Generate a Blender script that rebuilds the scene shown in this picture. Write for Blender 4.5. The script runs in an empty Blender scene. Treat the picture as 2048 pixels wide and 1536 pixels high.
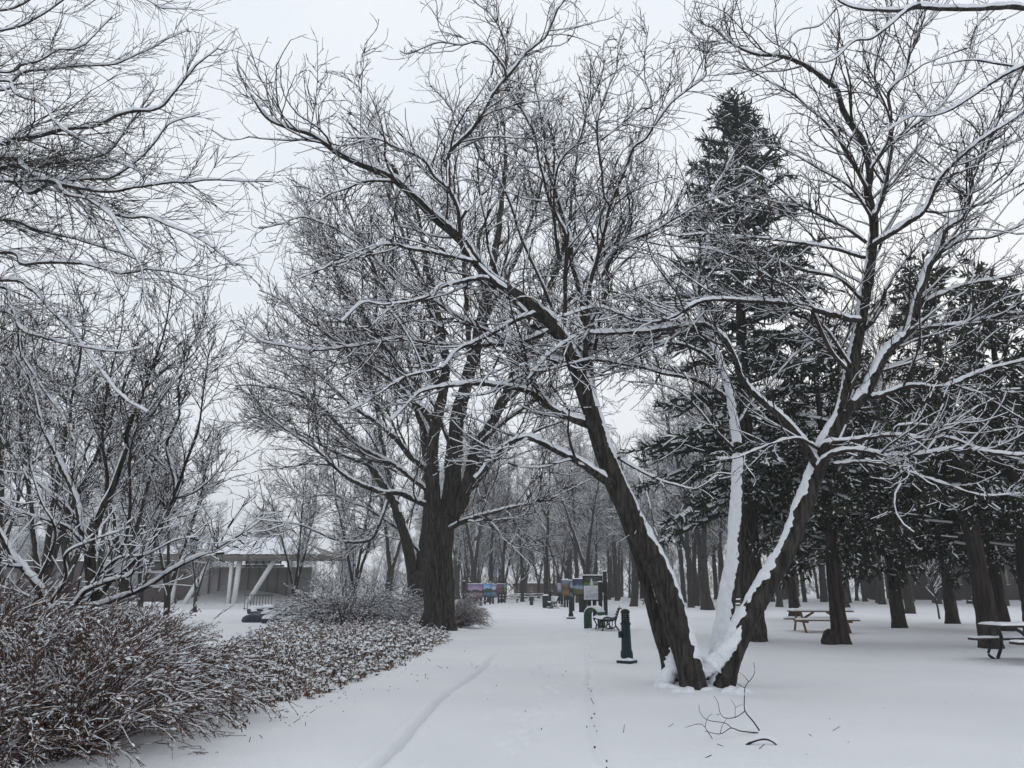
import bpy, math
import numpy as np
from mathutils import Vector

sc = bpy.context.scene
COL = sc.collection
RAD = math.radians
PI = math.pi

# ------------------------------------------------------------------ camera
CAM_H, PITCH, FPX = 1.6, RAD(15.0), 1024 / math.tan(RAD(34.0))
cam = bpy.data.cameras.new('camera')
cam.sensor_width = 36.0
cam.lens = 18.0 / math.tan(RAD(34.0))
cam.clip_end = 2000
camo = bpy.data.objects.new('camera', cam)
COL.objects.link(camo)
camo.location = (0, 0, CAM_H)
camo.rotation_euler = (RAD(90) + PITCH, 0, 0)
sc.camera = camo

# ------------------------------------------------------------------ world: bright overcast
SUN_AZ, SUN_EL = RAD(27), RAD(16)          # low sun behind cloud, ahead and to the right
w = bpy.data.worlds.new('World')
sc.world = w
w.use_nodes = True
nt = w.node_tree
nt.nodes.clear()
N = nt.nodes.new
out = N('ShaderNodeOutputWorld')
sky = N('ShaderNodeTexSky')
sky.sky_type = 'NISHITA'
sky.sun_disc = False
sky.sun_elevation = SUN_EL
sky.sun_rotation = SUN_AZ
sky.dust_density = 4.0
bg1 = N('ShaderNodeBackground')
bg1.inputs['Strength'].default_value = 0.06
nt.links.new(sky.outputs[0], bg1.inputs['Color'])
tc = N('ShaderNodeTexCoord')
mp = N('ShaderNodeMapping')
mp.inputs['Scale'].default_value = (1.2, 1.2, 2.6)
nz = N('ShaderNodeTexNoise')
nz.inputs['Scale'].default_value = 1.6
nz.inputs['Detail'].default_value = 4.0
nz.inputs['Roughness'].default_value = 0.5
nt.links.new(tc.outputs['Generated'], mp.inputs[0])
nt.links.new(mp.outputs[0], nz.inputs['Vector'])
cr = N('ShaderNodeValToRGB')
cr.color_ramp.elements[0].position = 0.30
cr.color_ramp.elements[0].color = (0.880, 0.935, 1.012, 1)
cr.color_ramp.elements[1].position = 0.72
cr.color_ramp.elements[1].color = (0.975, 1.015, 1.070, 1)
nt.links.new(nz.outputs['Fac'], cr.inputs[0])
bg2 = N('ShaderNodeBackground')
bg2.inputs['Strength'].default_value = 1.0
nt.links.new(cr.outputs[0], bg2.inputs['Color'])
mx = N('ShaderNodeMixShader')
mx.inputs[0].default_value = 0.95
nt.links.new(bg1.outputs[0], mx.inputs[1])
nt.links.new(bg2.outputs[0], mx.inputs[2])
nt.links.new(mx.outputs[0], out.inputs['Surface'])

# ------------------------------------------------------------------ sun veiled by cloud
sl = bpy.data.lights.new('sun', 'SUN')
sl.energy = 0.5
sl.angle = RAD(18)
sl.color = (1.0, 0.93, 0.84)
so = bpy.data.objects.new('sun', sl)
COL.objects.link(so)
sd = Vector((math.sin(SUN_AZ) * math.cos(SUN_EL), math.cos(SUN_AZ) * math.cos(SUN_EL), math.sin(SUN_EL)))
so.rotation_euler = sd.to_track_quat('Z', 'Y').to_euler()
so.location = (30, 60, 40)

sc.view_settings.view_transform = 'Standard'
sc.view_settings.look = 'None'
sc.view_settings.gamma = 1.0
sc.view_settings.exposure = 0.0
sc.render.engine = 'CYCLES'
sc.cycles.max_bounces = 3
sc.cycles.diffuse_bounces = 2
sc.cycles.glossy_bounces = 2
sc.cycles.transmission_bounces = 3
sc.cycles.transparent_max_bounces = 3
sc.cycles.volume_bounces = 0
sc.cycles.use_adaptive_sampling = True
sc.cycles.adaptive_threshold = 0.03

# ------------------------------------------------------------------ pixel <-> world (photo is 2048 x 1536)
CP, SP = math.cos(PITCH), math.sin(PITCH)
CAMP = np.array([0, 0, CAM_H])


def ray(px, py):
    x = (np.asarray(px, float) - 1024) / FPX
    y = (768 - np.asarray(py, float)) / FPX
    return np.stack([x, CP - y * SP, SP + y * CP], -1)


def at(px, py, Y):
    d = ray(px, py)
    return CAMP + d * (np.asarray(Y, float) / d[..., 1])[..., None]


def ground(px, py):
    d = ray(px, py)
    return CAMP + d * (-CAM_H / d[..., 2])[..., None]


def gx(px, Y):
    """world x of photo column px at ground level, depth Y"""
    zc = Y * CP - CAM_H * SP
    return (px - 1024) / FPX * zc


# ------------------------------------------------------------------ materials
def mat(name):
    m = bpy.data.materials.new(name)
    m.use_nodes = True
    t = m.node_tree
    b = t.nodes['Principled BSDF']
    return m, t, b


def noise_mat(name, c0, c1, scale, rough=0.85, bump=0.0, bscale=None, dist=0.02, stretch=(1, 1, 1), detail=4, lo=.35, hi=.65, spec=0.25):
    m, t, b = mat(name)
    n = t.nodes.new
    co = n('ShaderNodeTexCoord')
    ma = n('ShaderNodeMapping')
    ma.inputs['Scale'].default_value = stretch
    t.links.new(co.outputs['Object'], ma.inputs[0])
    no = n('ShaderNodeTexNoise')
    no.inputs['Scale'].default_value = scale
    no.inputs['Detail'].default_value = detail
    t.links.new(ma.outputs[0], no.inputs['Vector'])
    r = n('ShaderNodeValToRGB')
    r.color_ramp.elements[0].position = lo
    r.color_ramp.elements[1].position = hi
    r.color_ramp.elements[0].color = (*c0, 1)
    r.color_ramp.elements[1].color = (*c1, 1)
    t.links.new(no.outputs['Fac'], r.inputs[0])
    t.links.new(r.outputs[0], b.inputs['Base Color'])
    b.inputs['Roughness'].default_value = rough
    b.inputs['Specular IOR Level'].default_value = spec
    if bump:
        n2 = n('ShaderNodeTexNoise')
        n2.inputs['Scale'].default_value = bscale or scale
        n2.inputs['Detail'].default_value = 5
        t.links.new(ma.outputs[0], n2.inputs['Vector'])
        bu = n('ShaderNodeBump')
        bu.inputs['Strength'].default_value = bump
        bu.inputs['Distance'].default_value = dist
        t.links.new(n2.outputs['Fac'], bu.inputs['Height'])
        t.links.new(bu.outputs[0], b.inputs['Normal'])
    return m


M = {}
M['snow'] = noise_mat('snow', (0.80, 0.82, 0.86), (0.87, 0.885, 0.91), 9, 0.7, 0.8, 22, 0.035)
M['bark'] = noise_mat('bark', (0.010, 0.009, 0.008), (0.070, 0.058, 0.048), 15, 0.95, 1.0, 15, 0.10, (1, 1, 0.13), 5, .40, .62)
M['bark_grey'] = noise_mat('bark_grey', (0.014, 0.012, 0.011), (0.066, 0.058, 0.050), 20, 0.95, 1.0, 24, 0.06, (1, 1, 0.16), 6, .38, .66)
M['bark_red'] = noise_mat('bark_red', (0.016, 0.012, 0.011), (0.062, 0.048, 0.041), 16, 0.95, 1.0, 18, 0.06, (1, 1, 0.08), 5, .38, .66)
M['twig'] = noise_mat('twig', (0.016, 0.012, 0.011), (0.042, 0.031, 0.027), 6, 0.9)
M['twig_olive'] = noise_mat('twig_olive', (0.022, 0.018, 0.014), (0.048, 0.039, 0.028), 6, 0.9)
M['needle'] = noise_mat('needle', (0.010, 0.018, 0.013), (0.028, 0.042, 0.028), 5, 0.8)
M['cedar'] = noise_mat('cedar', (0.012, 0.017, 0.009), (0.036, 0.044, 0.020), 4, 0.8)
M['dry_leaf'] = noise_mat('dry_leaf', (0.045, 0.025, 0.018), (0.165, 0.080, 0.050), 7, 0.85, lo=.3, hi=.7)
M['dry_stem'] = noise_mat('dry_stem', (0.040, 0.022, 0.016), (0.10, 0.055, 0.040), 6, 0.9)
M['hedge_leaf'] = noise_mat('hedge_leaf', (0.085, 0.054, 0.036), (0.29, 0.165, 0.085), 1.4, 0.85, lo=.4, hi=.75)


# ------------------------------------------------------------------ scene graph helpers
def tag(o, label=None, cat=None, group=None, kind=None):
    if label: o['label'] = label
    if cat: o['category'] = cat
    if group: o['group'] = group
    if kind: o['kind'] = kind
    return o


def thing(name, label, cat, loc=(0, 0, 0), rz=0.0, group=None):
    o = bpy.data.objects.new(name, None)
    o.empty_display_size = 0.2
    COL.objects.link(o)
    o.location = tuple(float(v) for v in loc)
    o.rotation_euler = (0, 0, rz)
    return tag(o, label, cat, group)


def obj(name, me, parent=None):
    o = bpy.data.objects.new(name, me)
    COL.objects.link(o)
    if parent is not None:
        o.parent = parent
    return o


KIDS = {}


def copy_tree(o, parent=None):
    c = o.copy()
    COL.objects.link(c)
    c.parent = parent
    if o.name not in KIDS:
        KIDS[o.name] = list(o.children)
    for ch in KIDS[o.name]:
        copy_tree(ch, c)
    return c


class Geo:
    """collects vertices and quad/tri faces; build() makes one mesh object"""

    def __init__(s):
        s.V, s.Q, s.T, s.n = [], [], [], 0

    def add(s, V, Q=None, T=None):
        V = np.asarray(V, float).reshape(-1, 3)
        if Q is not None and len(Q): s.Q.append(np.asarray(Q, np.int64).reshape(-1, 4) + s.n)
        if T is not None and len(T): s.T.append(np.asarray(T, np.int64).reshape(-1, 3) + s.n)
        s.V.append(V)
        s.n += len(V)

    def tris(s):
        return 2 * sum(len(q) for q in s.Q) + sum(len(t) for t in s.T)

    def mesh(s, name, m, origin=(0, 0, 0), smooth=False):
        V = np.concatenate(s.V) if s.V else np.zeros((0, 3))
        Q = np.concatenate(s.Q) if s.Q else np.zeros((0, 4), np.int64)
        T = np.concatenate(s.T) if s.T else np.zeros((0, 3), np.int64)
        used = np.zeros(len(V), bool)
        used[Q.ravel()] = True
        used[T.ravel()] = True
        re = np.cumsum(used) - 1
        V = V[used] - np.asarray(origin, float)
        Q, T = re[Q], re[T]
        me = bpy.data.meshes.new(name)
        me.vertices.add(len(V))
        me.vertices.foreach_set('co', V.astype(np.float32).ravel())
        li = np.concatenate([Q.ravel(), T.ravel()])
        me.loops.add(len(li))
        me.loops.foreach_set('vertex_index', li.astype(np.int32))
        tot = np.concatenate([np.full(len(Q), 4), np.full(len(T), 3)]).astype(np.int32)
        me.polygons.add(len(tot))
        me.polygons.foreach_set('loop_start', (np.cumsum(tot) - tot).astype(np.int32))
        me.polygons.foreach_set('loop_total', tot)
        if smooth:
            me.polygons.foreach_set('use_smooth', np.ones(len(tot), bool))
        me.materials.append(M[m] if isinstance(m, str) else m)
        me.update(calc_edges=True)
        return me

    def build(s, name, m, parent=None, origin=(0, 0, 0), smooth=False):
        return obj(name, s.mesh(name, m, origin, smooth), parent)

    # simple shapes
    def box(s, c, size, rz=0.0, rot=None):
        h = np.array(size) / 2
        v = np.array([[x, y, z] for x in (-1, 1) for y in (-1, 1) for z in (-1, 1)], float) * h
        if rot is not None:
            v = v @ np.asarray(rot).T
        if rz:
            ca, sa = math.cos(rz), math.sin(rz)
            v = v @ np.array([[ca, sa, 0], [-sa, ca, 0], [0, 0, 1]])
        s.add(v + np.asarray(c, float), [[0, 1, 3, 2], [4, 6, 7, 5], [0, 4, 5, 1], [2, 3, 7, 6], [0, 2, 6, 4], [1, 5, 7, 3]])
        return s

    def bar(s, a, b, wx, wy, up=(0, 0, 1)):
        """box of section wx x wy between points a and b"""
        a, b = np.asarray(a, float), np.asarray(b, float)
        t = b - a
        L = np.linalg.norm(t)
        t = t / L
        u = np.asarray(up, float)
        if abs(u @ t) > .95: u = np.array([0, 1, 0.])
        x = np.cross(u, t); x /= np.linalg.norm(x)
        y = np.cross(t, x)
        return s.box((a + b) / 2, (wx, wy, L), rot=np.stack([x, y, t], 1))

    def rings(s, rings, close=True, cap=True):
        """list of equal-length vertex loops lofted"""
        R = np.asarray(rings, float)
        n, k = R.shape[:2]
        i = np.arange(n - 1)[:, None] * k
        j = np.arange(k if close else k - 1)[None]
        a = i + j; b = i + (j + 1) % k
        Q = np.stack([a, b, b + k, a + k], -1).reshape(-1, 4)
        s.add(R.reshape(-1, 3), Q)
        if cap and close:
            for ring_i in (0, n - 1):
                c = R[ring_i].mean(0)
                base = np.vstack([R[ring_i], c])
                T = [[q, (q + 1) % k, k] if ring_i else [(q + 1) % k, q, k] for q in range(k)]
                s.add(base, None, T)
        return s

    def lathe(s, prof, c=(0, 0, 0), k=16, square=0.0, ph=0.0):
        a = np.arange(k) / k * 2 * PI + ph
        if square:
            f = 1 / np.maximum(abs(np.cos(a)), abs(np.sin(a)))
            f = 1 + (f - 1) * square
        else:
            f = np.ones(k)
        R = [np.stack([c[0] + r * f * np.cos(a), c[1] + r * f * np.sin(a), np.full(k, c[2] + z)], 1) for r, z in prof]
        return s.rings(R)


def ss(a, b, x):
    t = np.clip((np.asarray(x, float) - a) / (b - a), 0, 1)
    return t * t * (3 - 2 * t)


def nrm(v):
    return v / np.maximum(np.linalg.norm(v, axis=-1, keepdims=True), 1e-9)


def frames(P):
    """P (m,n,3): tangent, 'upper side' vector, side vector"""
    T = nrm(np.gradient(P, axis=1))
    h = P[:, -1] - P[:, 0]
    h[:, 2] = 0
    h = nrm(h + np.array([1e-4, 2e-4, 0]))
    ref = np.array([0, 0, 1.0]) - 0.12 * h[:, None, :]
    u = nrm(ref - (ref * T).sum(-1, keepdims=True) * T)
    return T, u, np.cross(T, u)


def grid_quads(m, n, k, j0=None, closed=True):
    i = np.arange(m)[:, None, None] * (n * k) + np.arange(n - 1)[None, :, None] * k
    j = np.arange(k if closed else k - 1)[None, None, :]
    a = i + j
    b = i + (j + 1) % k
    return np.stack([a, b, b + k, a + k], -1)          # m, n-1, k, 4


def add_twigs(bark, snow, P, R, rng, prob=0.9, hs=0.008, hk=0.8, flat=1.0):
    """thin branches: four-sided; snow lies as a ridge on the upper two sides"""
    if not len(P): return
    m, n = P.shape[:2]
    T, u, b = frames(P)
    Ts = nrm(P[:, 1:] - P[:, :-1])
    hz = np.sqrt(np.clip(1 - Ts[..., 2] ** 2, 0, 1))
    flag = rng.random((m, n - 1)) < prob * ss(0.22, 0.62, hz)
    fv = np.zeros((m, n))
    fv[:, :-1] += flag; fv[:, 1:] += flag
    fv = np.clip(fv, 0, 1)
    top = R + fv * (hs * (0.5 + rng.random((m, n))) + hk * R)
    V = np.stack([P + u * top[..., None], P + b * R[..., None], P - u * (R * flat)[..., None], P - b * R[..., None]], 2)
    q = grid_quads(m, n, 4)
    up = q[:, :, [0, 3]]
    lo = q[:, :, [1, 2]].reshape(-1, 4)
    bark.add(V, np.concatenate([lo, up[~flag].reshape(-1, 4)]))
    if flag.any() and snow is not None:
        snow.add(V, up[flag].reshape(-1, 4))


def add_fine(bark, snow, P, R, rng, prob=0.5, hk=0.9):
    """finest twigs: three-sided, the two upper sides snowy or bare"""
    if not len(P): return
    m, n = P.shape[:2]
    T, u, b = frames(P)
    Ts = nrm(P[:, 1:] - P[:, :-1])
    hz = np.sqrt(np.clip(1 - Ts[..., 2] ** 2, 0, 1))
    flag = rng.random((m, n - 1)) < prob * ss(0.22, 0.62, hz)
    s3 = rng.choice([-1.0, 1.0], (m, 1, 1))          # keel to one side, so some show their dark flank
    V = np.stack([P + (u * (1 + hk * .5) + b * .25 * s3) * R[..., None], P + (b * .9 - u * .35) * R[..., None], P - (b * .9 + u * .75) * R[..., None]], 2)
    q = grid_quads(m, n, 3)
    up = q[:, :, [0, 2]]
    bark.add(V, np.concatenate([q[:, :, 1].reshape(-1, 4), up[~flag].reshape(-1, 4)]))
    if snow is not None and flag.any():
        snow.add(V, up[flag].reshape(-1, 4))


def add_limb(bark, snow, P, R, rng, sides=10, cover=None, hs=0.03, gap=0.12, rough=0.05, flare=0.0, tiltu=None):
    """thick branch: round bark tube with lumpy snow lying along its upper side"""
    P = P[None]; R = np.asarray(R)[None]
    n = P.shape[1]
    T, u, b = frames(P)
    if tiltu is not None:
        tv = np.asarray(tiltu, float)
        u = nrm(u + tv); u = nrm(u - (u * T).sum(-1, keepdims=True) * T); b = np.cross(T, u)
    th = np.arange(sides) / sides * 2 * PI
    s = np.concatenate([[0], np.cumsum(np.linalg.norm(np.diff(P[0], axis=0), axis=1))])
    ph = rng.random(8) * 6.28
    nz = (np.sin(s[:, None] * 3.1 + th * 2 + ph[0]) + np.sin(s[:, None] * 7.3 - th * 3 + ph[1]) * .6 + np.sin(s[:, None] * 1.3 + th + ph[2]))
    rr = R[0][:, None] * (1 + rough * nz + 0.02 * rng.standard_normal((n, sides)))
    if flare:
        lob = np.clip(np.sin(th * 3 + ph[3]) * .5 + np.sin(th * 5 + ph[4]) * .4 + .25, 0, 1.2)
        rr = rr * (1 + flare * np.exp(-np.clip(s[:, None] - .12, 0, None) / (R[0][0] * .9)) * (0.45 + lob))
    V = P[0][:, None] + rr[..., None] * (np.cos(th)[None, :, None] * u[0][:, None] + np.sin(th)[None, :, None] * b[0][:, None])
    bark.add(V, grid_quads(1, n, sides).reshape(-1, 4))
    bark.add(np.vstack([V[-1], P[0, -1] + T[0, -1] * R[0, -1]]), None, [[q, (q + 1) % sides, sides] for q in range(sides)])
    if snow is None: return
    hz = np.sqrt(np.clip(1 - T[0, :, 2] ** 2, 0, 1))
    if cover is None:
        wmax = RAD(25) + RAD(48) * ss(0.2, 0.75, hz)
    else:
        wmax = np.full(n, RAD(cover))
    k = 7
    a = np.linspace(-1, 1, k)
    # fine and coarse unevenness along the limb
    def walk(amp, scale):
        xs = np.arange(0, s[-1] + 2 * scale, scale)
        return amp * np.interp(s, xs, rng.standard_normal(len(xs)))
    wl = wmax * np.clip(1 + walk(.15, .30) + walk(.11, .09) + .12 * rng.standard_normal(n), .2, 1.4)
    wr = wmax * np.clip(1 + walk(.15, .30) + walk(.11, .09) + .12 * rng.standard_normal(n), .2, 1.4)
    hh = hs * (0.35 + 0.65 * ss(0.1, 0.7, hz)) * np.clip(1 + walk(.25, .3) + walk(.25, .09), .2, 1.8)
    on = ss(0.10, 0.22, hz) * (walk(1, .35) > -2.2 + gap * 8 * (1 - ss(.3, .7, hz)))
    if not flare: on = on * (s > R[0][0] * 1.6 + .04)
    ang = np.where(a[None] < 0, a[None] * wl[:, None], a[None] * wr[:, None])
    prof = np.sqrt(np.clip(1 - a ** 2, 0, 1))
    rad = R[0][:, None] * (1.0 + rough * 1.2) * (0.95 + 0.05 * prof[None]) + hh[:, None] * prof[None] * (1 + .18 * rng.standard_normal((n, k)))
    rad = np.where(a[None] ** 2 > .99, R[0][:, None] * 0.93, rad)
    rad = np.where(on[:, None] > .5, rad, R[0][:, None] * 0.6)
    VS = P[0][:, None] + rad[..., None] * (np.cos(ang)[..., None] * u[0][:, None] + np.sin(ang)[..., None] * b[0][:, None])
    snow.add(VS, grid_quads(1, n, k, closed=False).reshape(-1, 4))


def spline(pts, step):
    """Catmull-Rom through pts (n,3), resampled at about step metres"""
    p = np.asarray(pts, float)
    p = np.vstack([2 * p[0] - p[1], p, 2 * p[-1] - p[-2]])
    o = []
    for i in range(1, len(p) - 2):
        t = np.linspace(0, 1, 12, endpoint=False)[:, None]
        a, b, c, d = p[i - 1], p[i], p[i + 1], p[i + 2]
        o.append(.5 * ((2 * b) + (c - a) * t + (2 * a - 5 * b + 4 * c - d) * t ** 2 + (3 * b - a - 3 * c + d) * t ** 3))
    o.append(p[-2][None])
    q = np.vstack(o)
    s = np.concatenate([[0], np.cumsum(np.linalg.norm(np.diff(q, axis=0), axis=1))])
    n = max(4, int(s[-1] / step) + 1)
    si = np.linspace(0, s[-1], n)
    return np.stack([np.interp(si, s, q[:, k]) for k in range(3)], 1), s[-1]


def resamp(P, R, n=20):
    s = np.concatenate([[0], np.cumsum(np.linalg.norm(np.diff(P, axis=0), axis=1))])
    si = np.linspace(0, s[-1], n)
    return np.stack([np.interp(si, s, P[:, k]) for k in range(3)], 1), np.interp(si, s, R)


def curve(p0, d0, L, nseg, rng, wig=.12, trop=.06, curl=0.0):
    m = len(p0)
    cv = rng.standard_normal((m, 3)) * curl
    flip = rng.integers(2, nseg + 3, m)
    P = np.zeros((m, nseg + 1, 3))
    P[:, 0] = p0
    d = nrm(d0)
    st = (L / nseg)[:, None]
    for k in range(nseg):
        P[:, k + 1] = P[:, k] + d * st
        d = d + wig * rng.standard_normal((m, 3)) + cv * np.where(k < flip, 1.0, -1.2)[:, None]
        d[:, 2] += trop if np.isscalar(trop) else trop[k]
        d = nrm(d)
    return P


def spawn(PP, PR, rng, per_m, L0, L1, ang=(35, 65), nseg=5, t0=.1, t1=1.0, wig=.14, trop=.06, rk=.6, lr=.011, rtip=.004, taper=.5, upb=.1, side=None, pw=0.8, lfix=None, rl=None, rlo=.3, curl=0.0):
    """children along parents: PP (m,n,3), PR (m,n)"""
    m, n = PR.shape
    ln = np.linalg.norm(np.diff(PP, axis=1), axis=2).sum(1)
    cnt = rng.poisson(np.maximum(ln * per_m * (t1 - t0), 0))
    idx = np.repeat(np.arange(m), cnt)
    if not len(idx): return np.zeros((0, nseg + 1, 3)), np.zeros((0, nseg + 1))
    t = t0 + (t1 - t0) * rng.random(len(idx)) ** pw
    f = t * (n - 1)
    i = np.clip(f.astype(int), 0, n - 2)
    fr = (f - i)[:, None]
    p0 = PP[idx, i] * (1 - fr) + PP[idx, i + 1] * fr
    rp = PR[idx, i] * (1 - fr[:, 0]) + PR[idx, i + 1] * fr[:, 0]
    T = nrm(PP[idx, i + 1] - PP[idx, i])
    ref = np.array([0, 0, 1.0]) + 0.05 * rng.standard_normal((len(idx), 3))
    u = nrm(ref - (ref * T).sum(-1, keepdims=True) * T)
    b = np.cross(T, u)
    phi = rng.random(len(idx)) * 2 * PI if side is None else (rng.choice([-1, 1], len(idx)) * (PI / 2) + side * rng.standard_normal(len(idx)))
    a = np.radians(rng.uniform(ang[0], ang[1], len(idx)))
    d = np.cos(a)[:, None] * T + np.sin(a)[:, None] * (np.cos(phi)[:, None] * u + np.sin(phi)[:, None] * b)
    d[:, 2] += upb
    L = rng.uniform(L0, L1, len(idx)) * (1 - taper * t)
    if lfix is not None: L = L * lfix(p0)
    if rl: L = L * np.clip(rp / rl, rlo, 1)
    P = curve(p0, d, L, nseg, rng, wig, trop, curl)
    r0 = np.clip(np.minimum(rp * rk, L * lr), rtip * 1.15, None)
    R = r0[:, None] + (rtip - r0)[:, None] * np.linspace(0, 1, nseg + 1)[None] ** .8
    return P, R


class Tree:
    def __init__(s, seed):
        s.rng = np.random.default_rng(seed)
        s.trunk, s.crown, s.snow = Geo(), Geo(), Geo()
        s.LP, s.LR = [], []

    def limb(s, pts, r0, r1, depth=None, t0=0, pw=.8, cover=None, hs=None, sides=None, thick=None, flare=0, wob=0.02, spawnable=True, snow=True, tiltu=None, gap=.12, step=None):
        """pts: photo columns/rows with a depth range, or world points"""
        pts = np.asarray(pts, float)
        if pts.shape[1] == 2:
            d = np.asarray(depth, float)
            dd = np.interp(np.linspace(0, 1, len(pts)), np.linspace(0, 1, len(d)), d)
            pts = at(pts[:, 0], pts[:, 1], dd)
        step = step or (max(0.05, min(.16, r0 * .6)) if r0 < .3 else .12)
        P, L = spline(pts, step)
        n = len(P)
        k = max(3, int(L / .5))
        wv = np.stack([np.interp(np.linspace(0, 1, n), np.linspace(0, 1, k), s.rng.standard_normal(k)) for _ in range(3)], 1)
        wv *= (np.linspace(0, 1, n)[:, None] ** .5) * wob * min(L, 4) / 2
        P = P + wv
        R = r0 + (r1 - r0) * np.linspace(0, 1, n) ** pw
        th = (r0 > .075) if thick is None else thick
        g = s.trunk if th else s.crown
        sd = sides or (14 if r0 > .15 else 10 if r0 > .06 else 7 if r0 > .03 else 5)
        add_limb(g, s.snow if snow else None, P, R, s.rng, sd, cover, hs if hs is not None else min(.035, .012 + .35 * r0), flare=flare, tiltu=tiltu, gap=gap)
        if spawnable:
            a, b = resamp(P, R)
            if t0 > 0:
                i = int(t0 * 19)
                a, b = resamp(a[i:], b[i:])
            s.LP.append(a); s.LR.append(b)
        return P, R

    def parents(s):
        return np.array(s.LP), np.array(s.LR)

    def build(s, name, label, cat, base, bark='bark', twig='twig', group=None, smooth=False):
        o = thing(name, label, cat, base, 0, group)
        if s.trunk.n: s.trunk.build('trunk', bark, o, base, True)
        if s.crown.n: s.crown.build('crown', twig, o, base)
        if s.snow.n: s.snow.build('snow', 'snow', o, base, smooth)
        return o

# ================================================================== ground
def dist_poly(X, Y, pts):
    d = np.full(X.shape, 1e9)
    for (ax, ay), (bx, by) in zip(pts[:-1], pts[1:]):
        vx, vy = bx - ax, by - ay
        t = np.clip(((X - ax) * vx + (Y - ay) * vy) / (vx * vx + vy * vy), 0, 1)
        d = np.minimum(d, np.hypot(X - ax - t * vx, Y - ay - t * vy))
    return d


def gpoly(L):
    a = np.array(L, float)
    return ground(a[:, 0], a[:, 1])[:, :2]


FURROW = gpoly([(735, 1534), (765, 1506), (800, 1476), (850, 1425), (895, 1384), (935, 1358), (962, 1338), (985, 1315), (1005, 1298), (1025, 1280)])
FP, _ = spline(np.c_[FURROW, np.zeros(len(FURROW))], .25)
rg = np.random.default_rng(5)
FURROW = FP[:, :2] + rg.standard_normal((len(FP), 2)) * .018
TRACK = gpoly([(1168, 1240), (1173, 1268), (1175, 1295), (1180, 1340), (1183, 1400), (1186, 1440), (1200, 1490), (1232, 1534)])
FP, _ = spline(np.c_[TRACK, np.zeros(len(TRACK))], .3)
TRACK = FP[:, :2] + rg.standard_normal((len(FP), 2)) * .02
HERO_BASE = np.array([2.95, 13.3])
MOUNDS = []     # (x, y, height, radius) snow drifted round trunks


def axis(lo, hi, d0, d1, step, grow, cap):
    """dense between d0 and d1, growing steps outside"""
    a = list(np.arange(d0, d1, step))
    x, st = a[-1], step
    while x < hi:
        st = min(st * grow, cap); x += st; a.append(x)
    x, st = a[0], step
    L = []
    while x > lo:
        st = min(st * grow, cap); x -= st; L.append(x)
    return np.array(L[::-1] + a)


def gz0(X, Y):
    return (0.022 * np.sin(X * .9 + 1.3) * np.sin(Y * .55 + .4) + .03 * np.sin(X * .31 - Y * .22) + .012 * np.sin(X * 2.3 + Y * 1.1) * np.sin(Y * 1.9 - X * .7)) * ss(2, 6, Y)


def make_ground():
    xs = axis(-300, 300, -1.6, 1.8, .028, 1.11, 14)
    ys = axis(-40, 400, 6.8, 14.0, .07, 1.055, 14)
    X, Y = np.meshgrid(xs, ys, indexing='ij')
    Z = gz0(X, Y)
    # trodden path: very shallow trough
    cx = -0.15 + 0 * Y
    Z -= 0.035 * ss(1.9, 1.4, abs(X - cx)) * ss(90, 60, Y)
    m = (abs(X) < 5) & (Y < 24) & (Y > 5)
    d = np.full(X.shape, 9.0)
    d[m] = dist_poly(X[m], Y[m], FURROW)
    fade = ss(23, 17, Y)
    Z += fade * (-0.11 * np.exp(-(d / .045) ** 2) + .02 * np.exp(-((d - .12) / .05) ** 2))
    d[m] = dist_poly(X[m], Y[m], TRACK)
    tr = .6 + .4 * np.sin(Y * 42)
    Z += fade * (-0.055 * np.exp(-(d / .05) ** 2) * tr + .008 * np.exp(-((d - .11) / .05) ** 2))
    r = np.random.default_rng(11)
    for k in range(70):                        # animal and foot prints, half filled
        if k < 46:
            t = k / 46
            px, py = 1062 + 40 * math.sin(t * 5) + r.normal() * 16, 1300 + 190 * t + r.normal() * 6
        else:
            px, py = r.uniform(960, 1180), r.uniform(1245, 1470)
        c = ground(px, py)
        q = (abs(X - c[0]) < .4) & (abs(Y - c[1]) < .4)
        if q.any():
            e = ((X[q] - c[0]) / .05) ** 2 + ((Y[q] - c[1]) / .11) ** 2
            Z[q] -= .035 * np.exp(-e)
    for (mx_, my_, mh, mr) in MOUNDS:
        Z += mh * np.exp(-((X - mx_) ** 2 + (Y - my_) ** 2) / mr ** 2)
    V = np.stack([X, Y, Z], -1)
    nx, ny = X.shape
    i = np.arange(nx - 1)[:, None] * ny + np.arange(ny - 1)[None]
    g = Geo()
    g.add(V, np.stack([i, i + ny, i + ny + 1, i + 1], -1).reshape(-1, 4))
    o = g.build('ground', 'ground_snow', None, smooth=True)
    tag(o, 'snow covered park ground with a trodden path running away', 'ground', kind='structure')


m, t, b = mat('ground_snow')
n = t.nodes.new
co = n('ShaderNodeTexCoord')
n1 = n('ShaderNodeTexNoise'); n1.inputs['Scale'].default_value = 0.35; n1.inputs['Detail'].default_value = 5
n2 = n('ShaderNodeTexNoise'); n2.inputs['Scale'].default_value = 4.5; n2.inputs['Detail'].default_value = 7; n2.inputs['Roughness'].default_value = .6
n3 = n('ShaderNodeTexNoise'); n3.inputs['Scale'].default_value = 60; n3.inputs['Detail'].default_value = 3
for q in (n1, n2, n3): t.links.new(co.outputs['Object'], q.inputs['Vector'])
r = n('ShaderNodeValToRGB')
r.color_ramp.elements[0].position = .3; r.color_ramp.elements[0].color = (.790, .800, .825, 1)
r.color_ramp.elements[1].position = .7; r.color_ramp.elements[1].color = (.860, .865, .880, 1)
t.links.new(n1.outputs['Fac'], r.inputs[0]); t.links.new(r.outputs[0], b.inputs['Base Color'])
b1 = n('ShaderNodeBump'); b1.inputs['Strength'].default_value = .5; b1.inputs['Distance'].default_value = .05
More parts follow.
